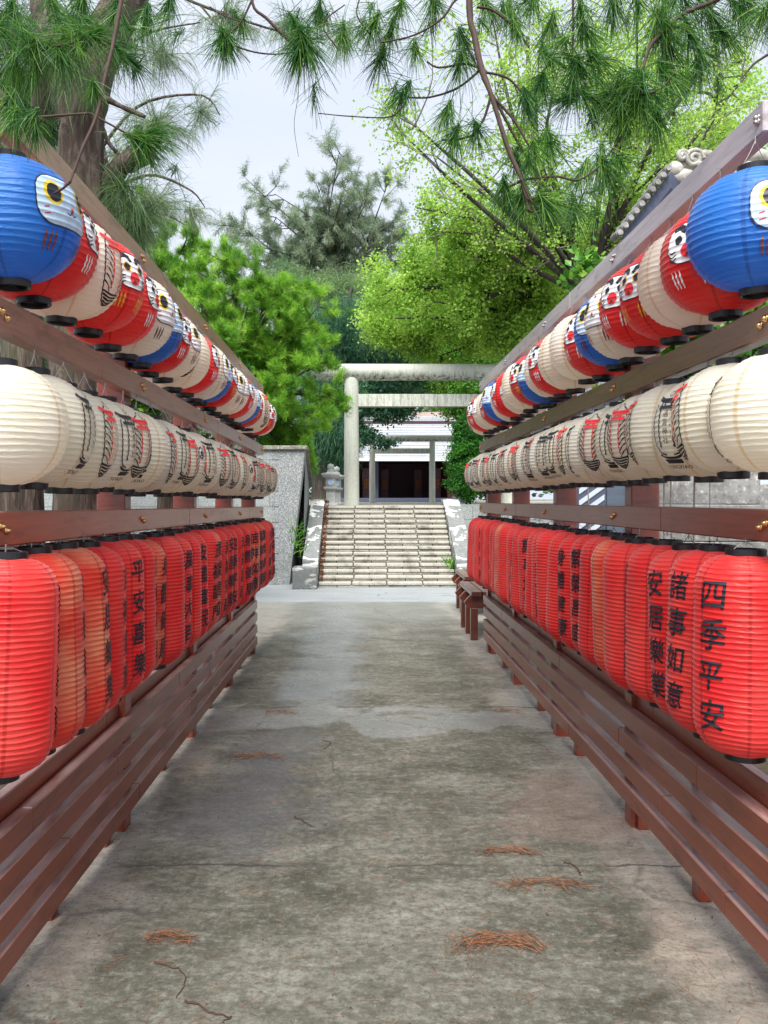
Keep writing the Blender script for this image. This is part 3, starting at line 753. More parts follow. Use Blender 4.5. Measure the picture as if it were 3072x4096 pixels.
def peeled():
    m, n, b = newmat('grey stringer with peeling white paint')
    f = noise(n, 2.6, 6, 0.6, dist=1.4, mapping=(1, 1, 1.6)); g = noise(n, 18, 5, 0.7)
    c = ramp(n, g, [(0.3, (0.14, 0.15, 0.15)), (0.7, (0.26, 0.27, 0.27))])
    c = mixc(n, ramp(n, math_(n, 'ADD', f, math_(n, 'MULTIPLY', g, 0.12)), [(0.60, 0.0), (0.625, 1.0)]), c, (0.80, 0.80, 0.78))
    s = xyz(n); c = mixc(n, math_(n, 'MULTIPLY', math_(n, 'SUBTRACT', 1.0, smooth(n, s[2], 0.2, 0.5)), 0.6), c, (0.09, 0.10, 0.09))
    n.links.new(c, b.inputs['Base Color']); b.inputs['Roughness'].default_value = 0.6; bump(n, b, g, 0.25, 0.01); return m
M['peel'] = peeled()
TZ = 1.35
# terrace behind the stairs
M['terrace'] = stone('terrace paving', (0.36, 0.34, 0.29), (0.12, 0.11, 0.08), spsc=30)
a = Acc(); box(a, (-40, 15.12, -0.5), (60, 120, TZ - 0.002), 0.0)
struct(a.build('terrace_ground', M['terrace']))
# staircase
st = empty('staircase', (0.39, 12.9, 0), 'wide flight of fifteen rough granite steps rising to the stone gate', 'stairs')
NS = 15; RUN = (15.12 - 12.9) / NS; RISE = TZ / NS
X0, X1 = -0.78, 1.55
for i in range(NS):
    y = 12.9 + i * RUN; z = i * RISE
    a = Acc(); g = np.random.default_rng(i + 3)
    box(a, (X0 + .002, y + 0.03, z - 0.02), (X1 - .002, y + RUN + 0.07, z + RISE - 0.012), 0.0, mat=1)
    xs = [X0] + [X0 + (X1 - X0) * q / 4 + g.uniform(-.02, .02) for q in (1, 2, 3)] + [X1]
    for k in range(4):
        box(a, (xs[k] + .008, y + g.uniform(-.006, .006), z + 0.037 + g.uniform(-.003, .003)), (xs[k + 1] - .008, y + RUN + 0.02, z + RISE + g.uniform(-.003, .001)), 0.010)
    o = -0.29 if i % 2 else 0.0
    xs = [X0] + [x for x in (X0 + (X1 - X0) * q / 4 + 0.29 + o * 0 + g.uniform(-.03, .03) for q in range(4)) if X0 < x < X1] + [X1]
    for k in range(len(xs) - 1):
        box(a, (xs[k] + .006, y + 0.022 + g.uniform(-.004, .004), z), (xs[k + 1] - .006, y + 0.06, z + 0.034), 0.006)
    a.build('step', [M['step'], M['mortar']], st)
# sloping side walls of the stairs
for lab, xa, xb, fl in (('left', -1.045, -0.785, -0.14), ('right', 1.555, 1.86, 0.14)):
    a = Acc()
    pr = [(12.95, 0), (12.95, 0.44), (13.9, 0.88), (15.2, 1.48), (15.6, 1.48), (15.6, 0)]
    n = len(pr)
    v = [(xa, p[0], p[1]) for p in pr] + [(xb, p[0], p[1]) for p in pr]
    a.add(v, [(i, (i + 1) % n, n + (i + 1) % n, n + i) for i in range(n)])
    a.add(v, [(0, 5, 4, 3), (0, 3, 2, 1), (6, 7, 8, 9), (6, 9, 10, 11)])
    t = empty('stair_side_wall', ((xa + xb) / 2, 13.5, 0), 'low sloping concrete wall with peeling white paint on the %s side of the stairs' % lab, 'side wall', 'side walls of the stairs')
    a.build('sloped_wall', M['peel'], t)
    a = Acc(); wx = (xa + fl if fl < 0 else xa, xb + (fl if fl > 0 else 0))
    box(a, (wx[0], 12.62, 0), (wx[1], 12.945, 0.36), 0.012); a.build('end_block', M['peel'], t)
# big retaining wall on the left
t = empty('retaining_wall', (-3.5, 13.4, 0), 'tall grey pebble dash retaining wall with dark coping left of the stairs', 'wall')
a = Acc(); yw = 13.3
v = [(-9, yw, 0), (-1.30, yw, 0), (-1.03, yw, 2.33), (-9, yw, 2.33), (-9, yw + .35, 0), (-1.30, yw + .35, 0), (-1.03, yw + .35, 2.33), (-9, yw + .35, 2.33)]
a.add(v, [(0, 1, 2, 3), (1, 5, 6, 2), (5, 4, 7, 6), (4, 0, 3, 7), (3, 2, 6, 7)]); a.build('wall_face', M['terrazzo'], t)
a = Acc(); box(a, (-9, yw - .05, 2.332), (-0.985, yw + .40, 2.405), 0.012); a.build('coping', M['coping'], t)
a = Acc()
v = [(-1.10, yw + .352, 0), (-1.10, 15.3, 0), (-1.10, 15.3, 1.70), (-1.05, yw + .352, 2.30), (-1.3, yw + .352, 0), (-1.3, 15.3, 0), (-1.3, 15.3, 1.70), (-1.3, yw + .352, 2.30)]
a.add(v, [(0, 1, 2, 3), (4, 7, 6, 5), (3, 2, 6, 7), (1, 5, 6, 2)]); a.build('return_wall', M['terrazzo'], t)
a = Acc(); v0 = np.array([(-1.33, yw + .405, 2.32), (-1.0, yw + .405, 2.32), (-1.03, 15.35, 1.72), (-1.33, 15.35, 1.72)]); v = np.concatenate([v0, v0 + (0, 0, 0.07)])
a.add(v, [(0, 3, 2, 1), (4, 5, 6, 7), (0, 1, 5, 4), (1, 2, 6, 5), (2, 3, 7, 6), (3, 0, 4, 7)]); a.build('coping', M['coping'], t)
# front of the terrace on the right
a = Acc(); box(a, (1.87, 15.0, 0), (30, 15.11, TZ + 0.02), 0.01)
tag(a.build('retaining_wall', M['terrazzo'], loc=(8, 15, 0)), 'low grey retaining wall holding the terrace right of the stairs', 'wall')
# white flat canopy behind the wall
M['white'] = M['white']; M['whitep'] = simple('white painted metal', (0.82, 0.83, 0.84), 0.4, var=0.03)
t = empty('canopy', (-1.75, 15.4, TZ), 'flat white canopy showing above the left retaining wall', 'canopy')
a = Acc(); box(a, (-3.2, 14.9, 2.52), (-1.50, 16.2, 2.66), 0.012); a.build('roof_panel', M['whitep'], t)
for x, y in ((-3.1, 15.3), (-1.62, 15.3), (-3.1, 16.1), (-1.62, 16.1)):
    a = Acc(); box(a, (x - .03, y - .03, TZ), (x + .03, y + .03, 2.518), 0.004); a.build('post', M['whitep'], t)

# stone gates (torii)
def torii_mat():
    m, n, b = newmat('pale granite with mould streaks')
    g = noise(n, 45, 4, 0.65); f = noise(n, 9, 6, 0.7, mapping=(2.2, 2.2, 0.35)); f2 = noise(n, 1.4, 4)
    c = ramp(n, g, [(0.3, (0.46, 0.48, 0.42)), (0.55, (0.62, 0.64, 0.57)), (0.75, (0.74, 0.75, 0.69))])
    c = mixc(n, ramp(n, f2, [(0.4, 0.0), (0.75, 0.4)]), c, (0.50, 0.49, 0.36))
    at = n.nodes.new('ShaderNodeAttribute'); at.attribute_name = 'rnd'
    k = math_(n, 'MULTIPLY', ramp(n, f, [(0.40, 1.0), (0.54, 0.0)]), at.outputs['Fac'])
    c = mixc(n, k, c, (0.035, 0.037, 0.027))
    n.links.new(c, b.inputs['Base Color']); b.inputs['Roughness'].default_value = 0.75; bump(n, b, g, 0.3, 0.008); return m
M['torii'] = torii_mat()
def torii(lab, Y, xl, xr, rc, zt, kz, kr, ka, kb, n0, n1):
    t = empty('stone_torii_gate', ((xl + xr) / 2, Y, TZ), lab, 'torii gate', 'stone torii gates')
    for x in (xl, xr):
        a = Acc(); prof = [(0.001, TZ - .01), (rc * 1.06, TZ - .01)] + [(rc * (1.04 - 0.10 * s), TZ + (zt - TZ) * s) for s in np.linspace(0, .97, 8)] + [(rc * .75, zt), (0.001, zt + .01)]
        lathe(a, prof, 32, c=(x, Y, 0)); o = a.build('column', M['torii'], t, smooth=True)
        o.data.attributes['rnd'].data.foreach_set('value', np.full(len(o.data.polygons), 0.12, np.float32))
    a = Acc(); n = 40; xs = np.linspace(ka, kb, n); rr = np.full(n, kr); rr[0] = kr * .80; rr[1] = kr * .93; rr[-1] = kr * .8
    tube(a, [(x, Y, kz) for x in xs], rr, 28)
    o = a.build('top_beam', M['torii'], t, smooth=True); me = o.data
    nz_ = np.array([p.normal.z for p in me.polygons]); me.attributes['rnd'].data.foreach_set('value', np.clip(0.15 - nz_ * 1.1, 0.12, 1.0).astype(np.float32))
    a = Acc()
    box(a, (xl + rc * .9, Y - rc * .5, n0), ((xl * .45 + xr * .55), Y + rc * .5, n1), 0.008); box(a, ((xl * .45 + xr * .55) + .004, Y - rc * .5, n0), (xr - rc * .9, Y + rc * .5, n1), 0.008)
    o = a.build('tie_beam', M['torii'], t); o.data.attributes['rnd'].data.foreach_set('value', np.full(len(o.data.polygons), 0.40, np.float32))
torii('large pale stone torii gate standing at the top of the stairs', 16.3, -0.276, 3.03, 0.158, 4.08, 4.166, 0.176, -1.13, 3.90, 3.43, 3.694)
torii('smaller stone torii gate close in front of the dark shrine hall', 24.0, 0.242, 2.114, 0.092, 3.28, 3.357, 0.102, -0.45, 2.80, 2.885, 3.045)

# stone lanterns
M['lanternstone'] = stone('white granite', (0.66, 0.67, 0.66), (0.25, 0.26, 0.24), stain=0.45, spsc=60)
def stone_lantern(x, y, lab):
    t = empty('stone_lantern', (x, y, TZ), lab, 'stone lantern', 'stone lanterns beside the gate')
    q = math.sqrt(2); r45 = R(45)
    a = Acc(); lathe(a, [(0.001, TZ), (.16 * q * .9, TZ), (.15 * q * .9, TZ + .04), (.095 * q, TZ + .05), (.088 * q, TZ + .30), (.001, TZ + .30)], 4, c=(x, y, 0), rot=r45); a.build('pillar', M['lanternstone'], t)
    a = Acc(); lathe(a, [(0.001, TZ + .302), (.10 * q, TZ + .302), (.145 * q, TZ + .345), (.145 * q, TZ + .375), (.10 * q, TZ + .385), (.001, TZ + .385)], 4, c=(x, y, 0), rot=r45); a.build('platform', M['lanternstone'], t)
    a = Acc(); lathe(a, [(0.001, TZ + .387), (.105, TZ + .387), (.115, TZ + .48), (.105, TZ + .565), (.001, TZ + .565)], 8, c=(x, y, 0), rot=R(22.5)); fb = a.build('fire_box', M['lanternstone'], t)
    a = Acc(); lathe(a, [(.001, 0), (.058, 0), (.062, .006), (.001, .007)], 20); v = a.v[0]; a.v[0] = np.stack([v[:, 0] + x, y - .1075 - v[:, 2], v[:, 1] + TZ + .475], 1); a.build('round_window', M['pale'], fb)
    a = Acc(); lathe(a, [(0.001, TZ + .567), (.15, TZ + .567), (.225, TZ + .615), (.215, TZ + .640), (.12, TZ + .672), (.075, TZ + .70), (.001, TZ + .70)], 6, c=(x, y, 0), rot=R(30))
    v = a.v[0]; rr = np.hypot(v[:, 0] - x, v[:, 1] - y); v[:, 2] += np.where(rr > .2, .018, 0); a.build('cap_roof', M['lanternstone'], t)
    a = Acc(); lathe(a, [(0.001, TZ + .702), (.07, TZ + .702), (.075, TZ + .73), (.045, TZ + .745), (.045, TZ + .755), (.068, TZ + .775), (.072, TZ + .81), (.055, TZ + .845), (.012, TZ + .86), (.006, TZ + .872), (.001, TZ + .873)], 20, c=(x, y, 0)); a.build('finial', M['lanternstone'], t, smooth=True)
stone_lantern(-0.70, 15.95, 'white stone lantern with ball finial at the stair top, nearer of the pair')
stone_lantern(-0.63, 17.4, 'white stone lantern half hidden behind the nearer one by the gate column')

# shrine hall
M['rooftile'] = None
def tile_mat():
    m, n, b = newmat('pale grey roof tiles')
    s = xyz(n); br = n.nodes.new('ShaderNodeTexBrick'); br.inputs['Scale'].default_value = 1
    br.inputs['Brick Width'].default_value = 0.5; br.inputs['Row Height'].default_value = 0.16; br.inputs['Mortar Size'].default_value = 0.008
    br.inputs['Color1'].default_value = (0.31, 0.335, 0.38, 1); br.inputs['Color2'].default_value = (0.38, 0.405, 0.445, 1); br.inputs['Mortar'].default_value = (0.24, 0.25, 0.28, 1)
    cb = n.nodes.new('ShaderNodeCombineXYZ'); n.links.new(s[0], cb.inputs[0]); n.links.new(s[2], cb.inputs[1]); n.links.new(cb.outputs[0], br.inputs['Vector'])
    c = mixc(n, ramp(n, noise(n, 1.1, 5), [(0.4, 0.0), (0.75, 0.4)]), br.outputs['Color'], (0.45, 0.40, 0.32))
    n.links.new(c, b.inputs['Base Color']); b.inputs['Roughness'].default_value = 0.6; bump(n, b, br.outputs['Fac'], 0.4, 0.02).invert = True; return m
M['rooftile'] = tile_mat()
M['navy'] = simple('dark stained timber', (0.07, 0.085, 0.14), 0.6)
M['maroon'] = simple('maroon timber', (0.12, 0.028, 0.022), 0.6)
M['maroon_d'] = simple('dark maroon door', (0.16, 0.07, 0.10), 0.55)
M['plaster'] = simple('aged pinkish plaster', (0.50, 0.38, 0.33), 0.9, scale=4)
M['ochre'] = simple('ochre lattice paper', (0.42, 0.17, 0.07), 0.7)
t = empty('shrine_hall', (1.4, 29, TZ), 'dark open-fronted shrine hall with pale tiled roof behind the gates', 'shrine hall')
a = Acc(); box(a, (-0.9, 31.6, TZ), (3.75, 31.7, 3.0), 0.0); a.build('back_wall', M['maroon_d'], t)
for x, mt in ((-0.9, 'navy'), (3.05, 'maroon')):
    a = Acc(); box(a, (x, 28.05, TZ), (x + .12, 31.6, 2.95), 0.0); a.build('side_wall', M[mt], t)
a = Acc(); box(a, (3.2, 28.1, TZ), (3.9, 28.2, 2.95), 0.0); a.build('plaster_panel', M['plaster'], t)
a = Acc(); box(a, (-0.95, 27.7, TZ), (3.9, 28.0, 1.50), 0.01); a.build('floor_beam', M['navy'], t)
a = Acc(); box(a, (-0.9, 28.0, 2.90), (3.9, 31.6, 2.99), 0.0); a.build('ceiling', M['navy'], t)
for x in (-0.45, 0.35, 2.35, 3.02):
    a = Acc(); box(a, (x, 28.0, 1.502), (x + .16, 28.16, 2.89), 0.008); a.build('pillar', M['maroon'] if x > 3 else M['navy'], t)
for x0_, x1_, yy in ((-.02, .24, 28.5), (2.53, 2.78, 28.5), (0.70, 0.88, 30.0), (2.00, 2.18, 30.0)):
    a = Acc(); box(a, (x0_ - .05, yy, 1.502), (x1_ + .05, yy + .05, 2.6), 0.004); d = a.build('door', M['maroon_d'], t)
    a = Acc(); box(a, (x0_, yy - .012, 1.83), (x1_, yy - .002, 2.22), 0.001); wi = a.build('lattice_window', M['ochre'], d)
    a = Acc()
    for q in range(5): box(a, (x0_ + (x1_ - x0_) * q / 4 - .006, yy - .024, 1.83), (x0_ + (x1_ - x0_) * q / 4 + .006, yy - .014, 2.22), 0.001)
    for q in range(4): box(a, (x0_, yy - .034, 1.83 + q * .13 - .006), (x1_, yy - .026, 1.83 + q * .13 + .006), 0.001)
    a.build('lattice', M['maroon'], d)
def slab(acc, p, th):
    p = np.array(p, float); q = p - np.array([0, 0, th]); v = np.concatenate([p, q])
    acc.add(v, [(0, 1, 2, 3), (7, 6, 5, 4), (0, 4, 5, 1), (1, 5, 6, 2), (2, 6, 7, 3), (3, 7, 4, 0)])
a = Acc()
ny = 14
for i in range(ny):   # courses of tiles, each stepping a little over the next
    y0 = 27.1 + (30.2 - 27.1) * i / ny; y1 = 27.1 + (30.2 - 27.1) * (i + 1) / ny + .05
    z0 = 2.90 + (4.45 - 2.90) * (i / ny) ** 1.05; z1 = 2.90 + (4.45 - 2.90) * ((i + 1) / ny) ** 1.05
    slab(a, [(-1.9, y0, z0 + .02), (4.9, y0, z0 + .02), (4.9, y1, z1), (-1.9, y1, z1)], .06)
rf = a.build('roof', M['rooftile'], t)
a = Acc(); slab(a, [(-1.9, 33.5, 2.9), (-1.9, 30.25, 4.45), (4.9, 30.25, 4.45), (4.9, 33.5, 2.9)], .06); a.build('rear_roof', M['rooftile'], t)
a = Acc(); box(a, (-1.9, 27.06, 2.80), (4.9, 27.09, 2.90), 0.004); a.build('fascia', M['whitep'], t)
a = Acc(); box(a, (-1.9, 30.1, 4.43), (4.9, 30.5, 4.50), 0.0); a.build('ridge_base', M['maroon_d'], rf)
a = Acc(); box(a, (-1.8, 30.05, 4.502), (4.8, 30.5, 4.69), 0.01); a.build('ridge', M['rooftile'], rf)
a = Acc(); slab(a, [(1.0, 31.0, 4.72), (4.9, 31.0, 4.72), (4.9, 32.2, 5.1), (1.0, 32.2, 5.1)], .08); a.build('upper_roof', simple('brownish roof edge', (0.33, 0.25, 0.22), 0.8), t)
# ------------------------------------------------------------------ things behind the right rack
M['block'] = stone('stained concrete block', (0.30, 0.30, 0.29), (0.09, 0.09, 0.085), speck=(0.7, 0.7, 0.68), stain=0.65, spsc=26)
t = empty('block_wall', (2.7, 6.1, 0), 'stained grey concrete block pier behind the right lantern rack', 'block wall')
for r_ in range(6):
    for k in range(2):
        a = Acc(); o = 0.0
        box(a, (2.30 + k * .397, 6.0, r_ * .29 + .0), (2.30 + k * .397 + .394, 6.2, r_ * .29 + .287), 0.006); a.build('block', M['block'], t)
a = Acc(); box(a, (3.12, 6.5, 0), (9, 6.65, 1.62), 0.01)
tag(a.build('garden_wall', M['block'], loc=(6, 6.5, 0)), 'dark weathered garden wall at the right edge behind the rack', 'wall')
M['bluegrey'] = simple('blue grey siding', (0.085, 0.11, 0.15), 0.55, scale=3, mapping=(1, 1, 12))
M['paleblue'] = simple('pale blue grey plaster', (0.50, 0.56, 0.63), 0.8, scale=3)
M['tilewhite'] = stone('whitish glazed tile', (0.42, 0.41, 0.37), (0.16, 0.15, 0.13), stain=0.55, spsc=20, rough=0.45)
t = empty('gate_building', (4.5, 9.2, 0), 'small building with ornate white ridge tiles rising behind the right lantern rack', 'building')
a = Acc(); box(a, (2.30, 9.0, 0), (3.05, 9.1, 2.45), 0.0); a.build('side_panel', M['bluegrey'], t)
a = Acc(); box(a, (3.1, 8.6, 0), (8.5, 11.5, 4.15), 0.01); a.build('wall', M['paleblue'], t)
a = Acc(); box(a, (3.04, 8.5, 0), (3.16, 8.598, 4.2), 0.005); box(a, (5.5, 8.5, 0), (5.62, 8.598, 4.2), 0.005); box(a, (3.17, 8.5, 2.3), (5.49, 8.597, 2.42), 0.005); a.build('timber_frame', M['navy'], t)
a = Acc(); ra = np.array([(3.22, 8.05, 4.78), (9.0, 8.05, 4.78)]); ea = np.array([(2.74, 7.75, 4.10), (9.0, 7.55, 4.30)])
slab(a, [(2.74, 7.72, 4.13), (9.0, 7.72, 4.35), (9.0, 8.1, 4.76), (3.22, 8.1, 4.76)], .05)
slab(a, [(3.22, 8.1, 4.76), (9.0, 8.1, 4.76), (9.0, 12, 4.2), (2.74, 12, 4.2)], .05)
rf = a.build('roof', M['maroon_d'], t)
a = Acc(); slab(a, [(2.58, 7.70, 4.14), (3.10, 7.78, 4.80), (3.34, 8.0, 4.72), (2.90, 8.0, 4.04)], .16); a.build('verge_board', M['navy'], rf)
a = Acc()
for q in range(10):
    s_ = q / 9; c0 = np.array([2.52 + .52 * s_, 7.64 + .10 * s_, 4.12 + .68 * s_])
    tube(a, [c0 + (0, -.05, 0), c0 + (0, .14, .01)], .036, 14); tube(a, [c0 + (.0, -.065, 0), c0 + (0, -.051, 0)], .028, 14)
a.build('verge_tile', M['block'], rf, smooth=False)
a = Acc()
for q, (w_, zz) in enumerate(((.16, 4.79), (.14, 4.85), (.12, 4.905))):
    box(a, (3.5 - q * .04, 8.0 - w_, zz), (9.0, 8.0 + w_, zz + .052), 0.012)
a.build('ridge', M['tilewhite'], rf)
a = Acc()
for q in range(16):
    x = 3.62 + q * .30
    tube(a, smoothpath([(x, 8, 5.00), (x + .1, 8, 5.045), (x + .2, 8, 5.05), (x + .31, 8, 4.985)], 8), [.05, .075, .085, .085, .082, .075, .06, .045], 14)
a.build('ridge_tile', M['tilewhite'], rf, smooth=True)
a = Acc()
def ball(a, c, r, seg=14):
    th = np.linspace(0, math.pi, 9); lathe(a, [(max(.0005, math.sin(t_)), -math.cos(t_)) for t_ in th], seg); a.v[-1] = a.v[-1] * np.array(r) + np.array(c)
ball(a, (3.28, 7.95, 4.80), (.16, .10, .10)); ball(a, (3.20, 7.93, 4.87), (.09, .08, .10)); ball(a, (3.52, 7.93, 4.80), (.08, .07, .06))
for cx, cz, r_ in ((3.40, 5.00, .10), (3.55, 4.93, .07), (3.28, 5.03, .055)):
    tube(a, [(cx + (r_ * (1 - s / 30)) * math.cos(s * .45), 7.93, cz + (r_ * (1 - s / 30)) * math.sin(s * .45)) for s in range(24)], .026, 8)
ball(a, (3.42, 7.98, 4.99), (.17, .06, .12)); ball(a, (3.52, 7.96, 5.05), (.12, .06, .05))
a.build('ridge_ornament', M['tilewhite'], rf, smooth=True)
# striped barrier
t = empty('barrier_board', (2.65, 8.55, 0), 'black and white diagonally striped barrier panel behind the right rack', 'barrier')
a = Acc(); box(a, (2.36, 8.5, 1.10), (2.66, 8.53, 1.66), 0.003); a.build('panel', M['navy'], t)
a = Acc(); box(a, (2.68, 8.5, 0.0), (2.90, 8.53, 1.66), 0.003); a.build('blue_panel', M['bluegrey'], t)
a = Acc()
for q in range(5):
    z = 1.02 + q * .13
    v = [(2.37, 8.497, z), (2.65, 8.497, z + .20), (2.65, 8.497, z + .26), (2.37, 8.497, z + .06), (2.37, 8.490, z), (2.65, 8.490, z + .20), (2.65, 8.490, z + .26), (2.37, 8.490, z + .06)]
    a.add(v, [(7, 6, 5, 4), (4, 5, 1, 0), (3, 2, 6, 7), (5, 6, 2, 1), (0, 3, 7, 4)])
a.build('stripes', M['paleblue'], t)
for x in (2.38, 2.86):
    a = Acc(); box(a, (x, 8.535, 0), (x + .04, 8.575, 1.6), 0.003); a.build('post', M['steel'], t)
a = Acc(); box(a, (2.93, 8.3, 0), (3.02, 8.4, 4.0), 0.005); tag(a.build('square_pillar', M['tilewhite'], loc=(2.97, 8.35, 0)), 'slim pale grey square pillar beside the striped barrier panel', 'pillar')
# ------------------------------------------------------------------ plants
def leaf_mat(name, c0, c1, c2, trans=0.45, rough=0.45):
    m, n, b = newmat(name)
    at = n.nodes.new('ShaderNodeAttribute'); at.attribute_name = 'rnd'
    c = ramp(n, at.outputs['Fac'], [(0.0, c0), (0.5, c1), (1.0, c2)])
    n.links.new(c, b.inputs['Base Color']); b.inputs['Roughness'].default_value = rough; b.inputs['Specular IOR Level'].default_value = 0.3
    tr = n.nodes.new('ShaderNodeBsdfTranslucent'); n.links.new(mixc(n, 0.35, c, (0.75, 0.95, 0.12), 'MULTIPLY') if False else c, tr.inputs['Color'])
    ms = n.nodes.new('ShaderNodeMixShader'); ms.inputs[0].default_value = trans
    n.links.new(b.outputs[0], ms.inputs[1]); n.links.new(tr.outputs[0], ms.inputs[2]); n.links.new(ms.outputs[0], n.nodes['Material Output'].inputs['Surface'])
    return m
M['needle'] = leaf_mat('long pine needles', (0.012, 0.065, 0.020), (0.040, 0.165, 0.024), (0.20, 0.36, 0.045), 0.35)
M['maple'] = leaf_mat('young yellow green leaves', (0.18, 0.36, 0.055), (0.38, 0.62, 0.095), (0.60, 0.80, 0.18), 0.5)
M['pinebush'] = leaf_mat('bright pine foliage', (0.04, 0.16, 0.015), (0.20, 0.46, 0.035), (0.42, 0.68, 0.09), 0.32)
M['casuarina'] = leaf_mat('grey green feathery foliage', (0.14, 0.22, 0.13), (0.26, 0.35, 0.23), (0.40, 0.47, 0.30), 0.45)
M['wisp'] = leaf_mat('hanging green wisps', (0.03, 0.09, 0.03), (0.085, 0.17, 0.06), (0.19, 0.30, 0.10), 0.35)
M['olive'] = leaf_mat('olive green weeping foliage', (0.07, 0.16, 0.07), (0.16, 0.28, 0.11), (0.30, 0.42, 0.17), 0.35)
M['darkgreen'] = leaf_mat('dark conifer foliage', (0.02, 0.09, 0.055), (0.06, 0.18, 0.10), (0.15, 0.31, 0.14), 0.35)
M['cypress'] = leaf_mat('dense cypress foliage', (0.015, 0.09, 0.015), (0.04, 0.19, 0.022), (0.10, 0.32, 0.035), 0.35)
M['broad'] = leaf_mat('glossy green leaves', (0.03, 0.12, 0.02), (0.10, 0.30, 0.03), (0.28, 0.52, 0.06), 0.4, 0.3)
def bark_mat(name, a_, b_, c_):
    m, n, b = newmat(name)
    f = noise(n, 2.6, 8, 0.72, mapping=(5, 5, 0.8), dist=1.1); g = noise(n, 1.3, 3)
    c = ramp(n, f, [(0.3, a_), (0.5, b_), (0.72, c_)])
    c = mixc(n, ramp(n, g, [(0.5, 0.0), (0.7, 0.4)]), c, (0.10, 0.15, 0.06))
    n.links.new(c, b.inputs['Base Color']); b.inputs['Roughness'].default_value = 0.9; bump(n, b, f, 0.9, 0.05); return m
M['bark'] = bark_mat('peeling stringy bark', (0.014, 0.009, 0.007), (0.070, 0.046, 0.036), (0.25, 0.20, 0.165))
M['darkbark'] = bark_mat('dark bark', (0.012, 0.010, 0.009), (0.045, 0.035, 0.030), (0.11, 0.09, 0.08))
M['twig'] = simple('dark pine twig', (0.045, 0.022, 0.016), 0.8, var=0.4, scale=40)
M['greytwig'] = simple('pale grey twig', (0.20, 0.18, 0.16), 0.8, var=0.3, scale=30)

def unit(v): return v / (np.linalg.norm(v, axis=-1, keepdims=True) + 1e-9)
def strips(acc, base, dirs, length, width, droop=0.0, nseg=3, rnd=None, curl=0.0, taper=0.35):
    """many thin blades at once: base (n,3), dirs (n,3), length (n,), nseg segments bending under gravity"""
    n = len(base); side = unit(np.cross(dirs, rng.normal(size=(n, 3))))
    L = np.broadcast_to(length, (n,)); W = np.broadcast_to(width, (n,))
    pts = []; p = base.copy(); d = unit(dirs)
    for k in range(nseg + 1):
        t = k / nseg; wv = W * (1 - (1 - taper) * t ** 2) / 2
        pts.append((p - side * wv[:, None], p + side * wv[:, None]))
        d = unit(d + np.array([0, 0, -droop / nseg]) + (rng.normal(size=(n, 3)) * curl / nseg if curl else 0)); p = p + d * (L / nseg)[:, None]
    v = np.stack([q for pr in pts for q in pr], 1).reshape(-1, 3)  # n * 2(nseg+1)
    m = 2 * (nseg + 1); b = (np.arange(n) * m)[:, None]
    f = np.concatenate([b + np.array([[2 * k, 2 * k + 1, 2 * k + 3, 2 * k + 2]]) for k in range(nseg)], 0)
    r = np.tile(rng.uniform(0, 1, n) if rnd is None else rnd, nseg)
    acc.add(v, f, 0, r)
def leaves(acc, cen, size, rnd=None, flat=0.0, aspect=0.6):
    n = len(cen); d = rng.normal(size=(n, 3)); d[:, 2] *= (1 - flat); d = unit(d)
    s = unit(np.cross(d, rng.normal(size=(n, 3)))); nn = np.cross(d, s); L = np.broadcast_to(size, (n,))[:, None] * rng.uniform(.7, 1.3, (n, 1)); W = L * aspect * .5
    v = np.stack([cen - d * L * .5, cen + s * W + nn * L * .06, cen + d * L * .5, cen - s * W + nn * L * .06], 1).reshape(-1, 3)
    f = (np.arange(n) * 4)[:, None] + np.array([[0, 1, 2, 3]])
    acc.add(v, f, 0, rng.uniform(0, 1, n) if rnd is None else rnd)

def tuft(acc, p, axis, L, n=90, spread=1.0, width=0.0021, droop=0.45):
    axis = unit(np.array(axis, float)); k = np.linspace(-1, 0, n)[:, None]
    base = p + axis * k * L * 0.45 + rng.normal(size=(n, 3)) * .003
    d = unit(axis * rng.uniform(.25, 1.1, (n, 1)) + unit(rng.normal(size=(n, 3))) * spread * rng.uniform(.35, 1.0, (n, 1)))
    r0 = rng.uniform(0, .35)
    strips(acc, base, d, L * rng.uniform(.45, 1.12, n), width, droop, 4, np.clip(rng.normal(.30 + r0, .24, n), 0, 1), curl=.22)

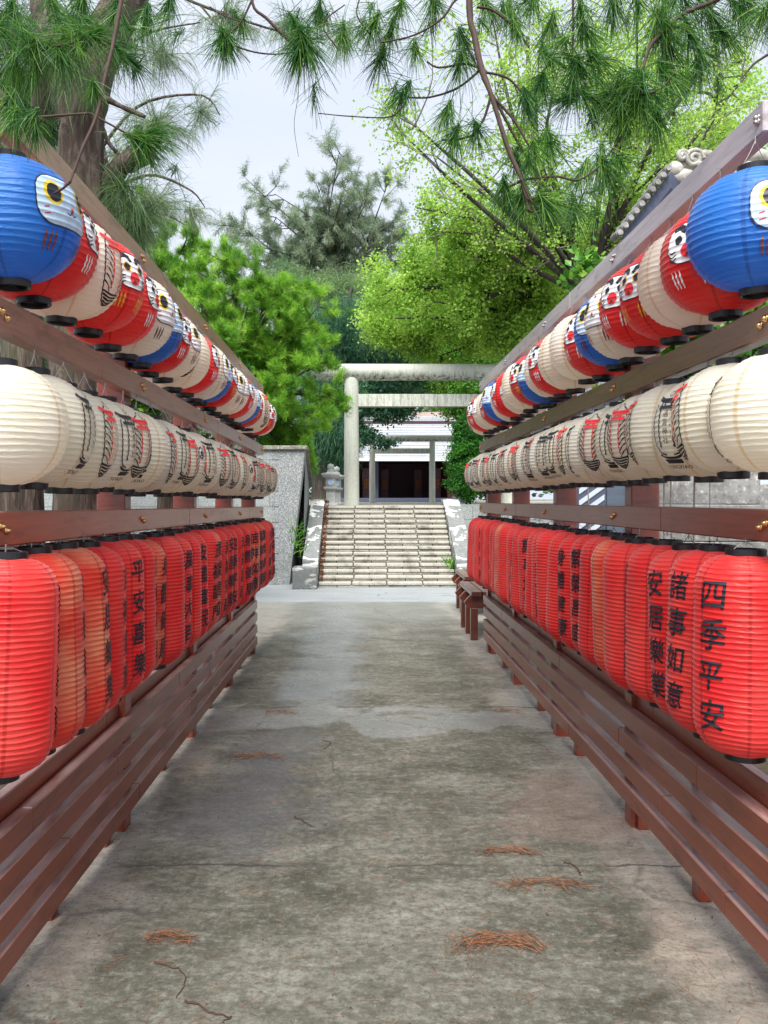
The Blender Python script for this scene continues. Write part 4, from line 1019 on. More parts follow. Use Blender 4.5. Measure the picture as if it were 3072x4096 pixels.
# --- overhanging long-needled pine, right; trunk stands outside the picture behind the right rack
def vpath(pts, Y, Y2=None, n=None):
    Y2 = Y2 or Y; m = len(pts)
    q = [V(p[0], p[1], Y + (Y2 - Y) * i / (m - 1)) for i, p in enumerate(pts)]
    return smoothpath(q, n or m * 4)
def z7(x, y): return ((1500 + .9476 * x) / 1.8517, .5117 * y)
def z6(x, y): return (.5209 * x, .5209 * y)
def pine(name_label, trunk, limbs, twigs, tufts, loc):
    t = empty('pine_tree', loc, name_label, 'pine tree', 'overhanging long-needled pines')
    a = Acc(); tube(a, smoothpath(trunk, 14), np.linspace(.16, .09, 14), 12, jit=.06); a.build('trunk', M['darkbark'], t, smooth=True)
    for path, r0, r1 in limbs:
        a = Acc(); tube(a, path, np.interp(np.linspace(0, 1, len(path)), [0, .12, .3, 1], [r0, r0 * .5, max(r0 * .30, r1), r1]), 7, jit=.12); a.build('branch', M['twig'], t, smooth=True)
    for path, r in twigs:
        a = Acc(); tube(a, path, np.linspace(r, r * .6, len(path)), 5, jit=.12); a.build('twig', M['twig'], t, smooth=True)
    a = Acc()
    for (x, y, rad, ang, Y) in tufts:
        p = V(x, y, Y); L = rad / 1659 * 1.0 * Y * 1.0
        th = R(ang + rng.uniform(-12, 12)); ax = np.array([math.cos(th), rng.uniform(-.35, .35), -math.sin(th)])
        tuft(a, p, ax, L, int(rng.integers(120, 180)), spread=rng.uniform(.75, 1.1), width=0.00085 * Y)
        if rng.random() < .5: tuft(a, p + rng.normal(size=3) * .05, ax + rng.normal(size=3) * .4, L * .7, 45, width=0.00085 * Y)
    a.build('needles', M['needle'], t)
Yr = 2.35
lim = []; tw = []
j0 = V(1015, -330, 2.3)
lim.append((np.concatenate([smoothpath([(2.6, 2.6, 5.2), (1.6, 2.5, 4.9), j0], 8)[:-1], vpath([(1015, -330), (1013, 0), z7(420, 150), z7(450, 290), z7(490, 400), z7(560, 620), z7(620, 760), z7(650, 890)], 2.3, 2.0)]), .034, .0045))
j1 = V(1560, -200, 2.6)
lim.append((np.concatenate([smoothpath([(2.6, 2.6, 5.0), (2.0, 2.6, 4.6), j1], 6)[:-1], vpath([(1560, -200), z7(1500, -60), z7(1300, 60), z7(1200, 150), z7(1150, 220), z7(1110, 400)], 2.6, 2.4)]), .026, .005))
for pts, Y in (([(650, 890), (680, 897), (705, 895)], 2.0), ([(430, 30), (490, 40), (560, 90), (610, 140), (650, 200)], 2.25), ([(835, -60), (835, 180), (830, 300), (860, 350)], 2.4),
               ([(490, 400), (460, 500), (410, 570), (330, 590), (280, 590)], 2.2), ([(450, 290), (380, 270), (270, 285), (220, 260)], 2.3), ([(450, 290), (350, 370), (230, 410), (130, 410)], 2.35),
               ([(490, 400), (580, 500), (640, 600), (670, 660)], 2.15), ([(620, 760), (545, 800), (500, 830)], 2.05), ([(1330, 130), (1400, 60), (1480, -40)], 2.6), ([(1659, 230), (1600, 270), (1550, 330)], 2.3),
               ([(1110, 400), (1050, 560), (950, 700)], 2.4), ([(400, -20), (340, 0), (280, 80), (160, 150), (20, 180)], 2.35), ([(620, 760), (660, 850), (720, 900)], 2.0), ([(1200, 150), (1320, 100), (1330, 160)], 2.5),
               ([(430, 300), (560, 330), (640, 420)], 2.2), ([(700, 760), (580, 560), (500, 400)], 2.25), ([(1110, 400), (1200, 380), (1260, 310)], 2.4), ([(620, 760), (760, 745), (860, 760), (950, 700)], 2.2)):
    tw.append((vpath([z7(*p) for p in pts], Y), .0042))
tf = []
for x, y, rad, ang, Y in [(100, 40, 80, 100, 2.4), (60, 150, 80, 110, 2.4), (170, 210, 70, 80, 2.4), (370, 170, 75, 80, 2.3), (360, 275, 100, 90, 2.3), (115, 400, 100, 120, 2.35), (600, 130, 60, 60, 2.25),
          (640, 440, 80, 70, 2.2), (330, 590, 90, 100, 2.2), (430, 560, 80, 80, 2.2), (300, 480, 80, 100, 2.3), (745, 605, 80, 70, 2.2), (670, 655, 80, 85, 2.15), (600, 690, 60, 80, 2.2), (870, 60, 95, 80, 2.4),
          (740, 120, 80, 100, 2.4), (835, 325, 100, 100, 2.4), (870, 280, 110, 30, 2.4), (900, 150, 100, 60, 2.4), (950, 260, 100, 20, 2.4), (1185, 150, 120, 80, 2.5), (1320, 30, 120, 70, 2.6), (1210, 100, 90, 100, 2.5),
          (1420, 60, 120, 60, 2.6), (1110, 400, 125, 95, 2.4), (1160, 420, 120, 70, 2.45), (1010, 430, 100, 110, 2.4), (1050, 370, 110, 140, 2.4), (1240, 330, 110, 60, 2.45), (1330, 160, 120, 75, 2.5), (545, 810, 80, 100, 2.05),
          (615, 850, 90, 95, 2.05), (720, 870, 95, 40, 2.0), (720, 880, 90, 75, 2.0), (950, 705, 125, 95, 2.35), (985, 715, 90, 60, 2.35), (860, 760, 120, 110, 2.3), (840, 890, 90, 95, 2.25), (1370, 300, 110, 80, 2.5),
          (1550, 50, 110, 70, 2.6), (1480, 160, 100, 80, 2.6), (1560, 10, 100, 50, 2.6), (1100, 450, 110, 120, 2.4), (800, 420, 90, 150, 2.4), (700, 360, 80, 90, 2.4), (480, 40, 80, 60, 2.4), (250, 20, 80, 90, 2.5), (20, 260, 80, 110, 2.45),
          (1000, 20, 90, 90, 2.6), (1110, 20, 90, 80, 2.6), (1220, -10, 90, 90, 2.6), (660, 20, 80, 100, 2.5), (560, 60, 80, 90, 2.4), (1250, 220, 110, 60, 2.5), (920, 420, 100, 40, 2.4), (1190, 520, 100, 80, 2.4), (1040, 520, 90, 95, 2.4),
          (1640, 60, 100, 110, 2.5), (750, 250, 80, 40, 2.4)]:
    vx, vy = z7(x, y); tf.append((vx, vy, rad, ang, Y))
pine('dark green long-needled pine reaching in over the path from the upper right', [(2.75, 2.6, 0), (2.7, 2.65, 2.5), (2.6, 2.6, 6.0)], lim, tw, tf, (2.75, 2.6, 0))
# --- overhanging pine, left
lim = [(np.concatenate([smoothpath([(-2.3, 2.0, 4.6), (-1.7, 1.95, 4.3), V(290, -150, 1.9)], 6)[:-1], vpath([(290, -150), (262, 0), z6(470, 180), z6(440, 300), z6(400, 480), z6(340, 620), z6(290, 755)], 1.9, 1.66)]), .018, .0028),
       (np.concatenate([smoothpath([(-2.3, 2.0, 4.5), (-1.2, 2.1, 4.45), V(560, -140, 2.3)], 6)[:-1], vpath([(560, -140), z6(1045, 0), z6(1110, 80), z6(1200, 170), z6(1250, 205)], 2.3, 2.3)]), .016, .0045)]
tw = []
for pts, Y, r in (([(290, 755), (255, 785), (222, 802)], 1.66, .0032), ([(70, 490), (180, 485), (300, 475), (375, 470)], 1.8, .0042), ([(375, 470), (410, 490), (500, 540), (590, 590)], 1.9, .0036), ([(1045, 0), (1000, 90), (945, 150), (930, 185)], 2.3, .0035),
                  ([(945, 180), (1050, 215), (1150, 225), (1250, 210)], 2.3, .003), ([(590, 590), (640, 585), (650, 560)], 1.9, .003), ([(870, 30), (930, 65), (1000, 90)], 2.3, .003), ([(1690, 405), (1655, 460), (1600, 487), (1450, 482), (1320, 470)], 2.33, .0026),
                  ([(1250, 205), (1235, 400), (1220, 520), (1238, 650)], 2.3, .0011), ([(100, 200), (250, 190), (380, 160), (470, 180)], 1.9, .004), ([(180, 485), (150, 520), (150, 550)], 1.8, .003), ([(470, 180), (560, 260), (600, 230)], 1.95, .003),
                  ([(1400, 200), (1340, 100), (1430, 20)], 2.4, .003), ([(1540, 150), (1480, 60), (1500, -30)], 2.4, .003)):
    tw.append((vpath([z6(*p) for p in pts], Y), r))
tf = []
for x, y, rad, ang, Y in [(130, 190, 110, 70, 1.9), (150, 190, 90, 160, 1.9), (40, 60, 120, 90, 2.0), (60, 300, 100, 95, 1.9), (380, 150, 105, 20, 1.9), (370, 140, 90, 160, 1.9), (300, 120, 100, 200, 1.95), (250, 250, 90, 80, 1.9),
          (150, 260, 120, 95, 1.9), (490, 220, 80, 60, 1.9), (560, 270, 75, 40, 1.95), (390, 385, 60, 92, 1.75), (110, 490, 75, 130, 1.8), (150, 545, 70, 80, 1.8), (60, 500, 90, 100, 1.8), (30, 440, 90, 100, 1.85), (230, 40, 100, 70, 2.0),
          (600, 585, 105, 10, 1.9), (610, 600, 80, 50, 1.9), (585, 610, 60, 92, 1.9), (600, 80, 90, 110, 2.2), (480, 60, 90, 90, 2.1), (935, 180, 85, 75, 2.3), (925, 175, 85, 120, 2.3), (940, 165, 60, 100, 2.3), (1250, 200, 100, 90, 2.3), (1245, 190, 100, 130, 2.3),
          (1290, 205, 110, 45, 2.3), (1240, 220, 90, 100, 2.3), (1220, 90, 60, 60, 2.3), (650, 560, 80, -5, 1.9), (700, 20, 80, 100, 2.3), (10, 150, 120, 60, 1.9), (330, 20, 100, 100, 2.0), (1320, 60, 70, 90, 2.5), (1000, 100, 60, 100, 2.4), (1420, 150, 80, 90, 2.5), (1540, 120, 90, 110, 2.4)]:
    vx, vy = z6(x, y); tf.append((vx, vy, rad, ang, Y))
pine('long-needled pine hanging in at the upper left, one bare twig crossing the nearest blue lantern', [(-2.4, 2.0, 0), (-2.45, 2.0, 2.5), (-2.3, 2.0, 5.2)], lim, tw, tf, (-2.4, 2.0, 0))

# --- big peeling trunks on the left (casuarinas)
def casuarina(label, trunkpts, radii, branches, wisps, wn, mat, loc, wl=(.16, .40), ww=.0032):
    t = empty('casuarina_tree', loc, label, 'casuarina tree', 'casuarinas behind the left rack')
    a = Acc(); p = smoothpath(trunkpts, 26); r = np.interp(np.linspace(0, 1, 26), np.linspace(0, 1, len(radii)), radii)
    tube(a, p, r, 22, jit=.10); a.build('trunk', M['bark'], t, smooth=True)
    for pts, r0, r1 in branches:
        a = Acc(); q = smoothpath(pts, 14); tube(a, q, np.linspace(r0, r1, 14), 9, jit=.15); a.build('branch', M['bark'], t, smooth=True)
    a = Acc()
    for (c, rad, n, dr) in wisps:
        c = np.array(c); k = max(4, n // 22)
        sd = unit(rng.normal(size=(k, 3))); tips = c + sd * rng.uniform(.1, 1, (k, 1)) * np.array(rad)
        idx = rng.integers(0, k, n); ln = rng.uniform(.15, .45, k)
        dirn = unit(sd + np.array([0, 0, .1])); s = rng.uniform(0, 1, (n, 1)) ** .8
        base = tips[idx] - dirn[idx] * s * ln[idx][:, None]; base[:, 2] -= 0
        d = unit(dirn[idx] * .9 + rng.normal(size=(n, 3)) * .55 + np.array(dr))
        strips(a, base, d, rng.uniform(wl[0], wl[1], n), ww, .9, 4, curl=.25)
        for i in range(k): strips(a, (tips[i] - dirn[i] * ln[i])[None], dirn[i][None], np.array([ln[i] * 1.3]), .007, .15, 3, np.array([0.0]))
    a.build('foliage', mat, t); return t
Z6 = lambda x, y, Y: P(x * .9645, y * .9645, Y)
casuarina('huge leaning casuarina with peeling bark and a snapped limb behind the left rack',
          [P(300, 1992 + 1.5 * F / 6, 6), P(302, 1960, 6), P(290, 1400, 6), P(315, 900, 6), P(330, 500, 6.0), P(400, 200, 6.1), P(560, -120, 6.3)], [.24, .17, .175, .18, .165, .17, .14],
          [([Z6(330, 520, 6), Z6(230, 250, 6.0), Z6(170, -80, 6.2)], .13, .10), ([Z6(370, 860, 6.1), Z6(430, 800, 6.05), Z6(500, 690, 5.95), Z6(620, 640, 5.9)], .09, .075),
           ([Z6(580, 640, 5.92), Z6(578, 590, 5.9), Z6(574, 525, 5.9)], .036, .032), ([Z6(420, 400, 6), Z6(500, 440, 5.9), Z6(600, 485, 5.8)], .026, .014), ([Z6(420, 520, 6), Z6(450, 590, 6), Z6(500, 650, 6)], .022, .012),
           ([Z6(500, 660, 5.95), Z6(520, 630, 5.9), Z6(535, 605, 5.9)], .02, .006)],
          [(Z6(110, 330, 6.8), (.8, .4, .6), 4200, (0, 0, -.9)), (Z6(180, 500, 6.9), (.5, .4, .5), 2200, (0, 0, -.9)), (Z6(300, 200, 5.6), (.4, .2, .45), 700, (0, 0, -.9)), (Z6(480, 130, 6.9), (.5, .3, .35), 900, (0, 0, -.8)), (Z6(30, 750, 7.0), (.5, .4, .6), 1800, (0, 0, -.6)), (Z6(60, 100, 6.8), (.7, .4, .5), 2600, (0, 0, -.8)), (Z6(40, 640, 6.6), (.45, .4, .5), 900, (0, 0, -.6)),
           (Z6(520, 760, 5.7), (.35, .2, .3), 420, (0, 0, -.5)), (Z6(560, 880, 6.2), (.3, .3, .25), 900, (.1, 0, -.2)), (Z6(410, 780, 6.2), (.12, .2, .25), 300, (0, 0, -.5))], 0, M['wisp'], P(300, 4000, 6) * np.array([1, 1, 0]))
casuarina('thick casuarina trunk at the far left edge behind the lanterns', [P(60, 1992 + 1.5 * F / 6.3, 6.3), P(75, 1960, 6.3), P(90, 1400, 6.4), P(60, 900, 6.5), P(-60, 300, 6.8), P(-150, -200, 7)], [.24, .18, .17, .15, .13, .10],
          [([P(60, 900, 6.5), P(150, 500, 6.4), P(190, 100, 6.3)], .09, .06)], [(P(60, 1250, 7.4), (.7, .5, .7), 2200, (0, 0, -.6)), (P(330, 1450, 8.0), (.6, .5, .6), 1500, (0, 0, -.5)), (P(20, 1500, 7.2), (.5, .3, .3), 900, (0, 0, -.5))], 0, M['wisp'], P(60, 4000, 6.3) * np.array([1, 1, 0]))
casuarina('slender casuarina whose pale drooping sprays show against the sky at upper left', [P(640, 1992 + 1.5 * F / 8, 8), P(665, 1960, 8), P(690, 1700, 8), P(520, 1100, 8.4), P(420, 700, 8.4), P(380, 300, 8.4), P(560, -200, 8.4)], [.10, .085, .08, .07, .06, .05, .03],
          [([P(400, 600, 8.4), P(560, 420, 8.2), P(800, 380, 8.0), P(880, 460, 8)], .02, .005), ([P(440, 760, 8.4), P(600, 700, 8.2), P(760, 760, 8.0), P(820, 830, 8)], .02, .005), ([P(385, 350, 8.4), P(560, 150, 8.2), P(800, 90, 8)], .02, .006),
           ([P(520, 950, 8.4), P(620, 850, 8.2), P(740, 900, 8)], .018, .005), ([P(560, -100, 8.4), P(800, 20, 8.2), P(1100, 120, 8), P(1300, 160, 8)], .02, .006), ([P(800, 20, 8.2), P(1000, 250, 8)], .012, .004)],
          [(P(620, 480, 8.2), (.55, .4, .45), 1300, (.5, 0, -.3)), (P(800, 440, 8.1), (.35, .3, .3), 420, (.5, 0, -.4)), (P(600, 800, 8.2), (.55, .4, .35), 1100, (.6, 0, -.2)), (P(760, 830, 8.1), (.25, .3, .25), 300, (.6, 0, -.4)),
           (P(640, 200, 8.2), (.5, .4, .4), 900, (.5, 0, -.4)), (P(900, 60, 8.2), (.7, .4, .35), 700, (.3, 0, -.6)), (P(1150, 90, 8.2), (.6, .4, .3), 500, (0, 0, -.6)), (P(1400, 120, 8.2), (.6, .4, .3), 400, (0, 0, -.6)), (P(560, 930, 8.4), (.4, .3, .3), 600, (.4, 0, -.2)),
           (P(470, 620, 8.4), (.35, .3, .5), 500, (.4, 0, -.4))], 0, M['casuarina'], P(640, 4000, 8) * np.array([1, 1, 0]), wl=(.14, .32), ww=.0042)

# --- leafy crowns made of many small leaves on a branching frame
def grow(base, blobs, nlimb, r0, trunk, seedk=0):
    """clump centres spread through ellipsoids; returns clumps"""
    cl = []
    for (c, rad, n, cr) in blobs:
        d = unit(rng.normal(size=(n, 3))) * (rng.uniform(0.12, 1, (n, 1)) ** (1 / 2.2))
        for q in (np.array(c) + d * np.array(rad)): cl.append((q, cr * rng.uniform(.6, 1.35)))
    return cl
def tree(name, label, cat, trunkpts, radii, blobs, mat, leaf, perclump, loc, bark='darkbark', aspect=.6, style='leaf', group=None, limbs=14, flat=.25, lr=.035):
    t = empty(name, loc, label, cat, group)
    a = Acc(); p = smoothpath(trunkpts, 20); r = np.interp(np.linspace(0, 1, 20), np.linspace(0, 1, len(radii)), radii)
    tube(a, p, r, 12, jit=.08); a.build('trunk', M[bark], t, smooth=True)
    cl = grow(None, blobs, 0, 0, None)
    a = Acc()
    sel = rng.choice(len(cl), min(limbs * 5, len(cl)), replace=False)
    nodes = [q for q in p[7:]]; nr = list(r[7:])
    for q_i, i in enumerate(sel):
        tgt = cl[i][0]; nd = np.array(nodes); dist = np.linalg.norm((nd - tgt) * np.array([1, 1, 1.25]), axis=1) + (nd[:, 2] > tgt[2] + .2) * 2.0; k = int(np.argmin(dist))
        s = nd[k]; mid = (s + tgt) / 2 + rng.normal(size=3) * .10 * np.linalg.norm(tgt - s) + np.array([0, 0, .05])
        path = smoothpath([s, mid, tgt], 7); rr = min(nr[k] * .75, lr * (1 if q_i < limbs else .5)); tube(a, path, np.linspace(rr, max(rr * .25, .004), 7), 6, jit=.1)
        for j in (2, 4, 6): nodes.append(path[j]); nr.append(rr * (1 - j / 8))
    a.build('limbs', M[bark], t, smooth=True)
    a = Acc(); C_ = np.array([c[0] for c in cl]); CR = np.array([c[1] for c in cl]); m0 = np.mean([b_[3] for b_ in blobs])
    idx = np.repeat(np.arange(len(cl)), np.maximum(5, (perclump * (CR / m0) ** 2).astype(int))); n = len(idx)
    hue = rng.normal(.5, .22, len(cl))
    if style == 'leaf':
        pos = C_[idx] + rng.normal(size=(n, 3)) * CR[idx][:, None] * np.array([.55, .55, .38])
        leaves(a, pos, leaf, np.clip(hue[idx] + rng.normal(0, .16, n), 0, 1), flat, aspect)
    elif style == 'needle':   # upright brush-like tufts
        ax = unit(rng.normal(size=(len(cl), 3)) + np.array([0, 0, .9]))
        sub = 6; ti = np.repeat(np.arange(len(cl)), sub); tp = C_[ti] + rng.normal(size=(len(ti), 3)) * CR[ti][:, None] * np.array([.75, .75, .5])
        tax = unit(ax[ti] + rng.normal(size=(len(ti), 3)) * .5); m_ = max(6, perclump // sub)
        ii = np.repeat(np.arange(len(ti)), m_); k = rng.uniform(-.5, 0, (len(ii), 1)) * leaf * .9
        d = unit(tax[ii] * 1.0 + rng.normal(size=(len(ii), 3)) * .5)
        strips(a, tp[ii] + tax[ii] * k, d, leaf * rng.uniform(.6, 1.1, len(ii)), leaf * aspect, .1, 2, np.clip(hue[ti[ii]] + rng.normal(0, .22, len(ti))[ii] + rng.normal(0, .08, len(ii)), 0, 1))
    elif style == 'droop':
        pos = C_[idx] + rng.normal(size=(n, 3)) * CR[idx][:, None] * .55
        d = unit(rng.normal(size=(n, 3)) * .6 + unit(C_[idx] - C_.mean(0)) * .5 + np.array([0, 0, -.4]))
        strips(a, pos, d, leaf * rng.uniform(.5, 1.2, n), leaf * aspect, .8, 3, np.clip(hue[idx] + rng.normal(0, .16, n), 0, 1))
    a.build('crown', M[mat] if isinstance(mat, str) else mat, t)
    return t
def fork_tree(name, label, cat, base, fork, tips, Y, mat, seedr, leafL, leafW, ncl, per, r0, bark='darkbark', style='droop', jitY=2.0, subn=9, subl=.22, group=None, twig='darkbark', minL=0.0):
    t = empty(name, base, label, cat, group)
    a = Acc(); tube(a, smoothpath([base, (np.array(base) + fork) / 2 + rng.normal(size=3) * .1, fork], 10), np.linspace(r0, r0 * .7, 10), 10, jit=.08); a.build('trunk', M[bark], t, smooth=True)
    pts = []; tw_ = Acc()
    for (tip, mids) in tips:
        tip = tip + np.array([0, rng.uniform(-jitY, jitY), 0]); L = np.linalg.norm(tip - fork)
        path = smoothpath([fork] + [m_ for m_ in mids] + [(fork + tip) / 2 + rng.normal(size=3) * .07 * L + np.array([0, 0, .04 * L])] + [tip], 14)
        a = Acc(); tube(a, path, np.linspace(r0 * .42, r0 * .05, 14), 7, jit=.12); a.build('limb', M[bark], t, smooth=True)
        for k in range(subn):
            u = int(3 + 10.9 * rng.uniform(0, 1) ** .8); s0 = path[u]; d0 = unit(unit(path[min(u + 1, 13)] - path[u - 1]) * .8 + rng.normal(size=3) * .75)
            l1 = max(L, minL) * subl * rng.uniform(.5, 1.2); e = s0 + d0 * l1 + np.array([0, 0, .1 * l1]); p1 = smoothpath([s0, (s0 + e) / 2 + rng.normal(size=3) * .08 * l1, e], 6)
            tube(tw_, p1, np.linspace(r0 * .10, r0 * .03, 6), 5, jit=.1)
            for q in range(5):
                v = p1[int(rng.integers(2, 6))]; d1 = unit(d0 + rng.normal(size=3) * .8); e2 = v + d1 * l1 * rng.uniform(.25, .6); tube(tw_, np.array([v, (v + e2) / 2 + rng.normal(size=3) * .02 * l1, e2]), [r0 * .035, r0 * .025, r0 * .015], 4)
                pts.append((v, e2))
    tw_.build('twigs', M[twig], t)['kind'] = 'stuff'
    A0 = np.array([p[0] for p in pts]); B0 = np.array([p[1] for p in pts]); idx = np.repeat(np.arange(len(pts)), per); n = len(idx); u = rng.uniform(.1, 1.05, (n, 1)); hue = np.clip(rng.normal(.5, .22, len(pts)), 0, 1)
    pos = A0[idx] * (1 - u) + B0[idx] * u; a = Acc()
    if style == 'needle':
        nt_ = 6; ti = np.repeat(np.arange(len(pts)), nt_); uu = np.tile(np.array([.2, .4, .58, .74, .88, 1.0]), len(pts))[:, None] + rng.normal(size=(len(ti), 1)) * .06
        tp = A0[ti] * (1 - uu) + B0[ti] * uu + rng.normal(size=(len(ti), 3)) * leafL * .25; ax = unit(unit(B0 - A0)[ti] * .7 + np.array([0, 0, .75]) + rng.normal(size=(len(ti), 3)) * .3)
        th_ = np.clip(hue[ti] + rng.normal(0, .16, len(ti)), 0, 1); ii = np.repeat(np.arange(len(ti)), per); m_ = len(ii)
        k = rng.uniform(-.9, 0, (m_, 1)) * leafL; sd = unit(rng.normal(size=(m_, 3)))
        d = unit(ax[ii] * rng.uniform(.35, 1.0, (m_, 1)) + sd * .75)
        strips(a, tp[ii] + ax[ii] * k, d, leafL * rng.uniform(.7, 1.05, m_), leafW, .05, 2, np.clip(th_[ii] + rng.normal(0, .1, m_) + k[:, 0] / leafL * .25 + .1, 0, 1))
    elif style == 'droop':
        pos = pos + rng.normal(size=(n, 3)) * leafL * .25; d = unit(unit(B0 - A0)[idx] * .8 + rng.normal(size=(n, 3)) * .55)
        strips(a, pos, d, leafL * rng.uniform(.5, 1.2, n), leafW, .7, 3, np.clip(hue[idx] + rng.normal(0, .12, n), 0, 1))
    else:
        leaves(a, pos + rng.normal(size=(n, 3)) * leafL * 1.6, leafL, np.clip(hue[idx] + rng.normal(0, .14, n), 0, 1), .25, .75)
    a.build('crown', M[mat], t); return t
def blob(x, y, Y, rx, ry, n, cr, rz=None):   # centre and radii read off the photograph at distance Y
    return (V(x, y, Y), (rx * 1.8517 / F * Y, (rz or (rx * 1.8517 / F * Y * .8)), ry * 1.8517 / F * Y), n, cr)
def gnd(x, Y, z=0): q = V(x, 1000, Y); q[2] = z; return q
# bright pine on the left by the wall
fork_tree('pine_tree', 'bushy bright green pine above the left retaining wall', 'pine tree', gnd(500, 14.6, TZ), V(505, 860, 14.6),
          [(V(x, y, 14.5), []) for x, y in ((450, 585), (495, 560), (520, 600), (560, 640), (600, 620), (640, 620), (660, 660), (690, 640), (690, 720), (650, 760), (700, 800), (712, 850), (640, 840), (690, 900), (640, 930), (600, 960), (560, 930), (600, 880),
           (420, 640), (400, 700), (460, 680), (540, 700), (600, 720), (560, 780), (620, 790), (500, 760), (440, 780), (540, 860), (480, 620), (580, 680), (640, 690), (520, 900), (610, 650), (460, 860), (660, 960), (400, 600))],
          14.5, 'pinebush', 0, .12, .0048, 0, 26, .12, style='needle', jitY=.8, subn=14, subl=.18, minL=2.3)
fork_tree('pine_tree', 'bright pine boughs showing above the top left lantern rail', 'pine tree', gnd(330, 14.9, TZ), V(335, 600, 14.9),
          [(V(x, y, 14.9), []) for x, y in ((420, 520), (440, 540), (390, 500), (350, 490), (300, 470), (320, 440), (370, 540), (400, 560), (280, 500))],
          14.9, 'pinebush', 0, .105, .0052, 0, 22, .09, style='needle', jitY=.6, subn=8, subl=.2, minL=1.1)
# airy tree with yellow-green leaves, right
MG = [blob(1010, 650, 18.1, 150, 75, 70, 0.29), blob(1100, 710, 17.8, 150, 60, 90, 0.29), blob(870, 705, 17.8, 80, 42, 75, 0.31), blob(850, 630, 18.2, 50, 45, 32, 0.26), blob(1250, 640, 17.3, 120, 50, 100, 0.34), blob(990, 555, 17.8, 110, 55, 70, 0.29), blob(1200, 530, 17.6, 150, 60, 60, 0.29)]
tree('broadleaf_tree', 'tall airy tree with yellow green leaves arching over the gate from the right', 'broadleaf tree',
     [gnd(1335, 17.8, TZ), V(1330, 900, 17.8), V(1300, 680, 17.7), V(1240, 610, 17.6), V(1190, 500, 17.7), V(1150, 300, 18.0), V(1140, 80, 18.2)], [.32, .27, .23, .17, .12, .08, .04], MG, 'maple', .072, 130, gnd(1335, 17.8, TZ), aspect=.75, limbs=26, lr=.06)
# heavy limb seen at the right
t_ = [o for o in C.objects if o.name == 'broadleaf_tree'][0]
for pts, r0, r1 in (([V(1290, 660, 17.6), V(1230, 610, 17.4), V(1180, 578, 17.3), V(1110, 575, 17.3), V(1050, 572, 17.3)], .135, .04), ([V(1190, 580, 17.3), V(1160, 545, 17.3), V(1150, 500, 17.4)], .07, .03), ([V(1240, 640, 17.4), V(1150, 620, 17.3), V(1120, 600, 17.3)], .07, .03)):
    a = Acc(); tube(a, smoothpath(pts, 14), np.linspace(r0, r1, 14), 9, jit=.12); a.build('limb', M['darkbark'], t_, smooth=True)
fork_tree('broadleaf_tree', 'leafy yellow green tree whose boughs spread low over the gate beam', 'broadleaf tree', gnd(1262, 16.9, TZ), V(1215, 660, 16.5),
          [(V(x, y, 16.5), []) for x, y in ((830, 640), (850, 700), (900, 600), (930, 680), (900, 730), (960, 560), (1000, 620), (990, 700), (1040, 560), (1060, 680), (1100, 600), (1040, 750), (1110, 720), (1160, 740), (1180, 560), (1140, 520), (1230, 540), (1290, 560), (1080, 500), (920, 540),
           (1000, 520), (870, 660), (950, 750), (1250, 600), (1180, 640))],
          16.9, 'maple', 0, .070, 0, 0, 70, .19, style='leaf', jitY=1.6, subn=10, subl=.15, minL=2.7)
fork_tree('broadleaf_tree', 'open-crowned tree with sparse yellow green sprays and many pale twigs at upper right', 'broadleaf tree', gnd(1290, 14.5), V(1270, 640, 14.5),
          [(V(x, y, 14.5), []) for x, y in ((870, 360), (900, 440), (960, 400), (940, 500), (1020, 330), (1010, 450), (1080, 380), (1090, 240), (1000, 180), (1150, 160), (1180, 300), (1230, 60), (1250, 220), (1300, 350), (1330, 120), (1360, 260), (1400, 60), (1420, 380), (1440, 200), (1500, 300), (1520, 100),
           (1580, 200), (1620, 60), (1600, 340), (1140, 460), (1240, 440), (1350, 470), (1060, 60), (930, 290), (1640, 280), (840, 290), (1480, 440))],
          14.5, 'maple', 0, .062, 0, 0, 22, .17, style='leaf', jitY=1.2, subn=9, subl=.19, twig='greytwig')
tree('broadleaf_tree', 'second leafy tree with a dark trunk farther right above the tiled roof', 'broadleaf tree', [gnd(1570, 18), V(1562, 700, 18), V(1560, 300, 18), V(1550, 150, 18), V(1530, 0, 18)], [.2, .17, .14, .1, .06],
     [blob(1480, 250, 18, 200, 180, 110, .3), blob(1600, 380, 18, 120, 120, 60, .34), blob(1450, 470, 18, 150, 100, 90, .34), blob(1300, 150, 18.5, 200, 150, 60, .3)], 'maple', .075, 90, gnd(1570, 18), aspect=.7, limbs=16, lr=.06)
# grey-green feathery tree in the distance
Yc = 40
fork_tree('casuarina_tree', 'tall hazy grey green casuarina against the sky behind the shrine', 'casuarina tree', gnd(737, Yc, TZ), V(737, 612, Yc),
          [(V(x, y, Yc), [V(737 + (x - 737) * .35, 612 - (612 - y) * m_, Yc)]) for x, y, m_ in ((560, 430, .2), (495, 540, .12), (590, 400, .3), (640, 455, .3), (690, 420, .5), (735, 360, .6), (765, 372, .6), (790, 400, .5), (830, 430, .3), (870, 480, .2), (520, 480, .2),
           (540, 590, .1), (880, 560, .1), (620, 530, .2), (745, 440, .6), (800, 480, .3), (700, 480, .5), (660, 570, .2), (820, 570, .2), (470, 590, .05), (600, 480, .3), (720, 540, .6), (770, 540, .5), (850, 530, .2), (570, 550, .2))],
          Yc, 'casuarina', 0, .27, .018, 0, 72, .30, subn=14, subl=.24, minL=2.6)
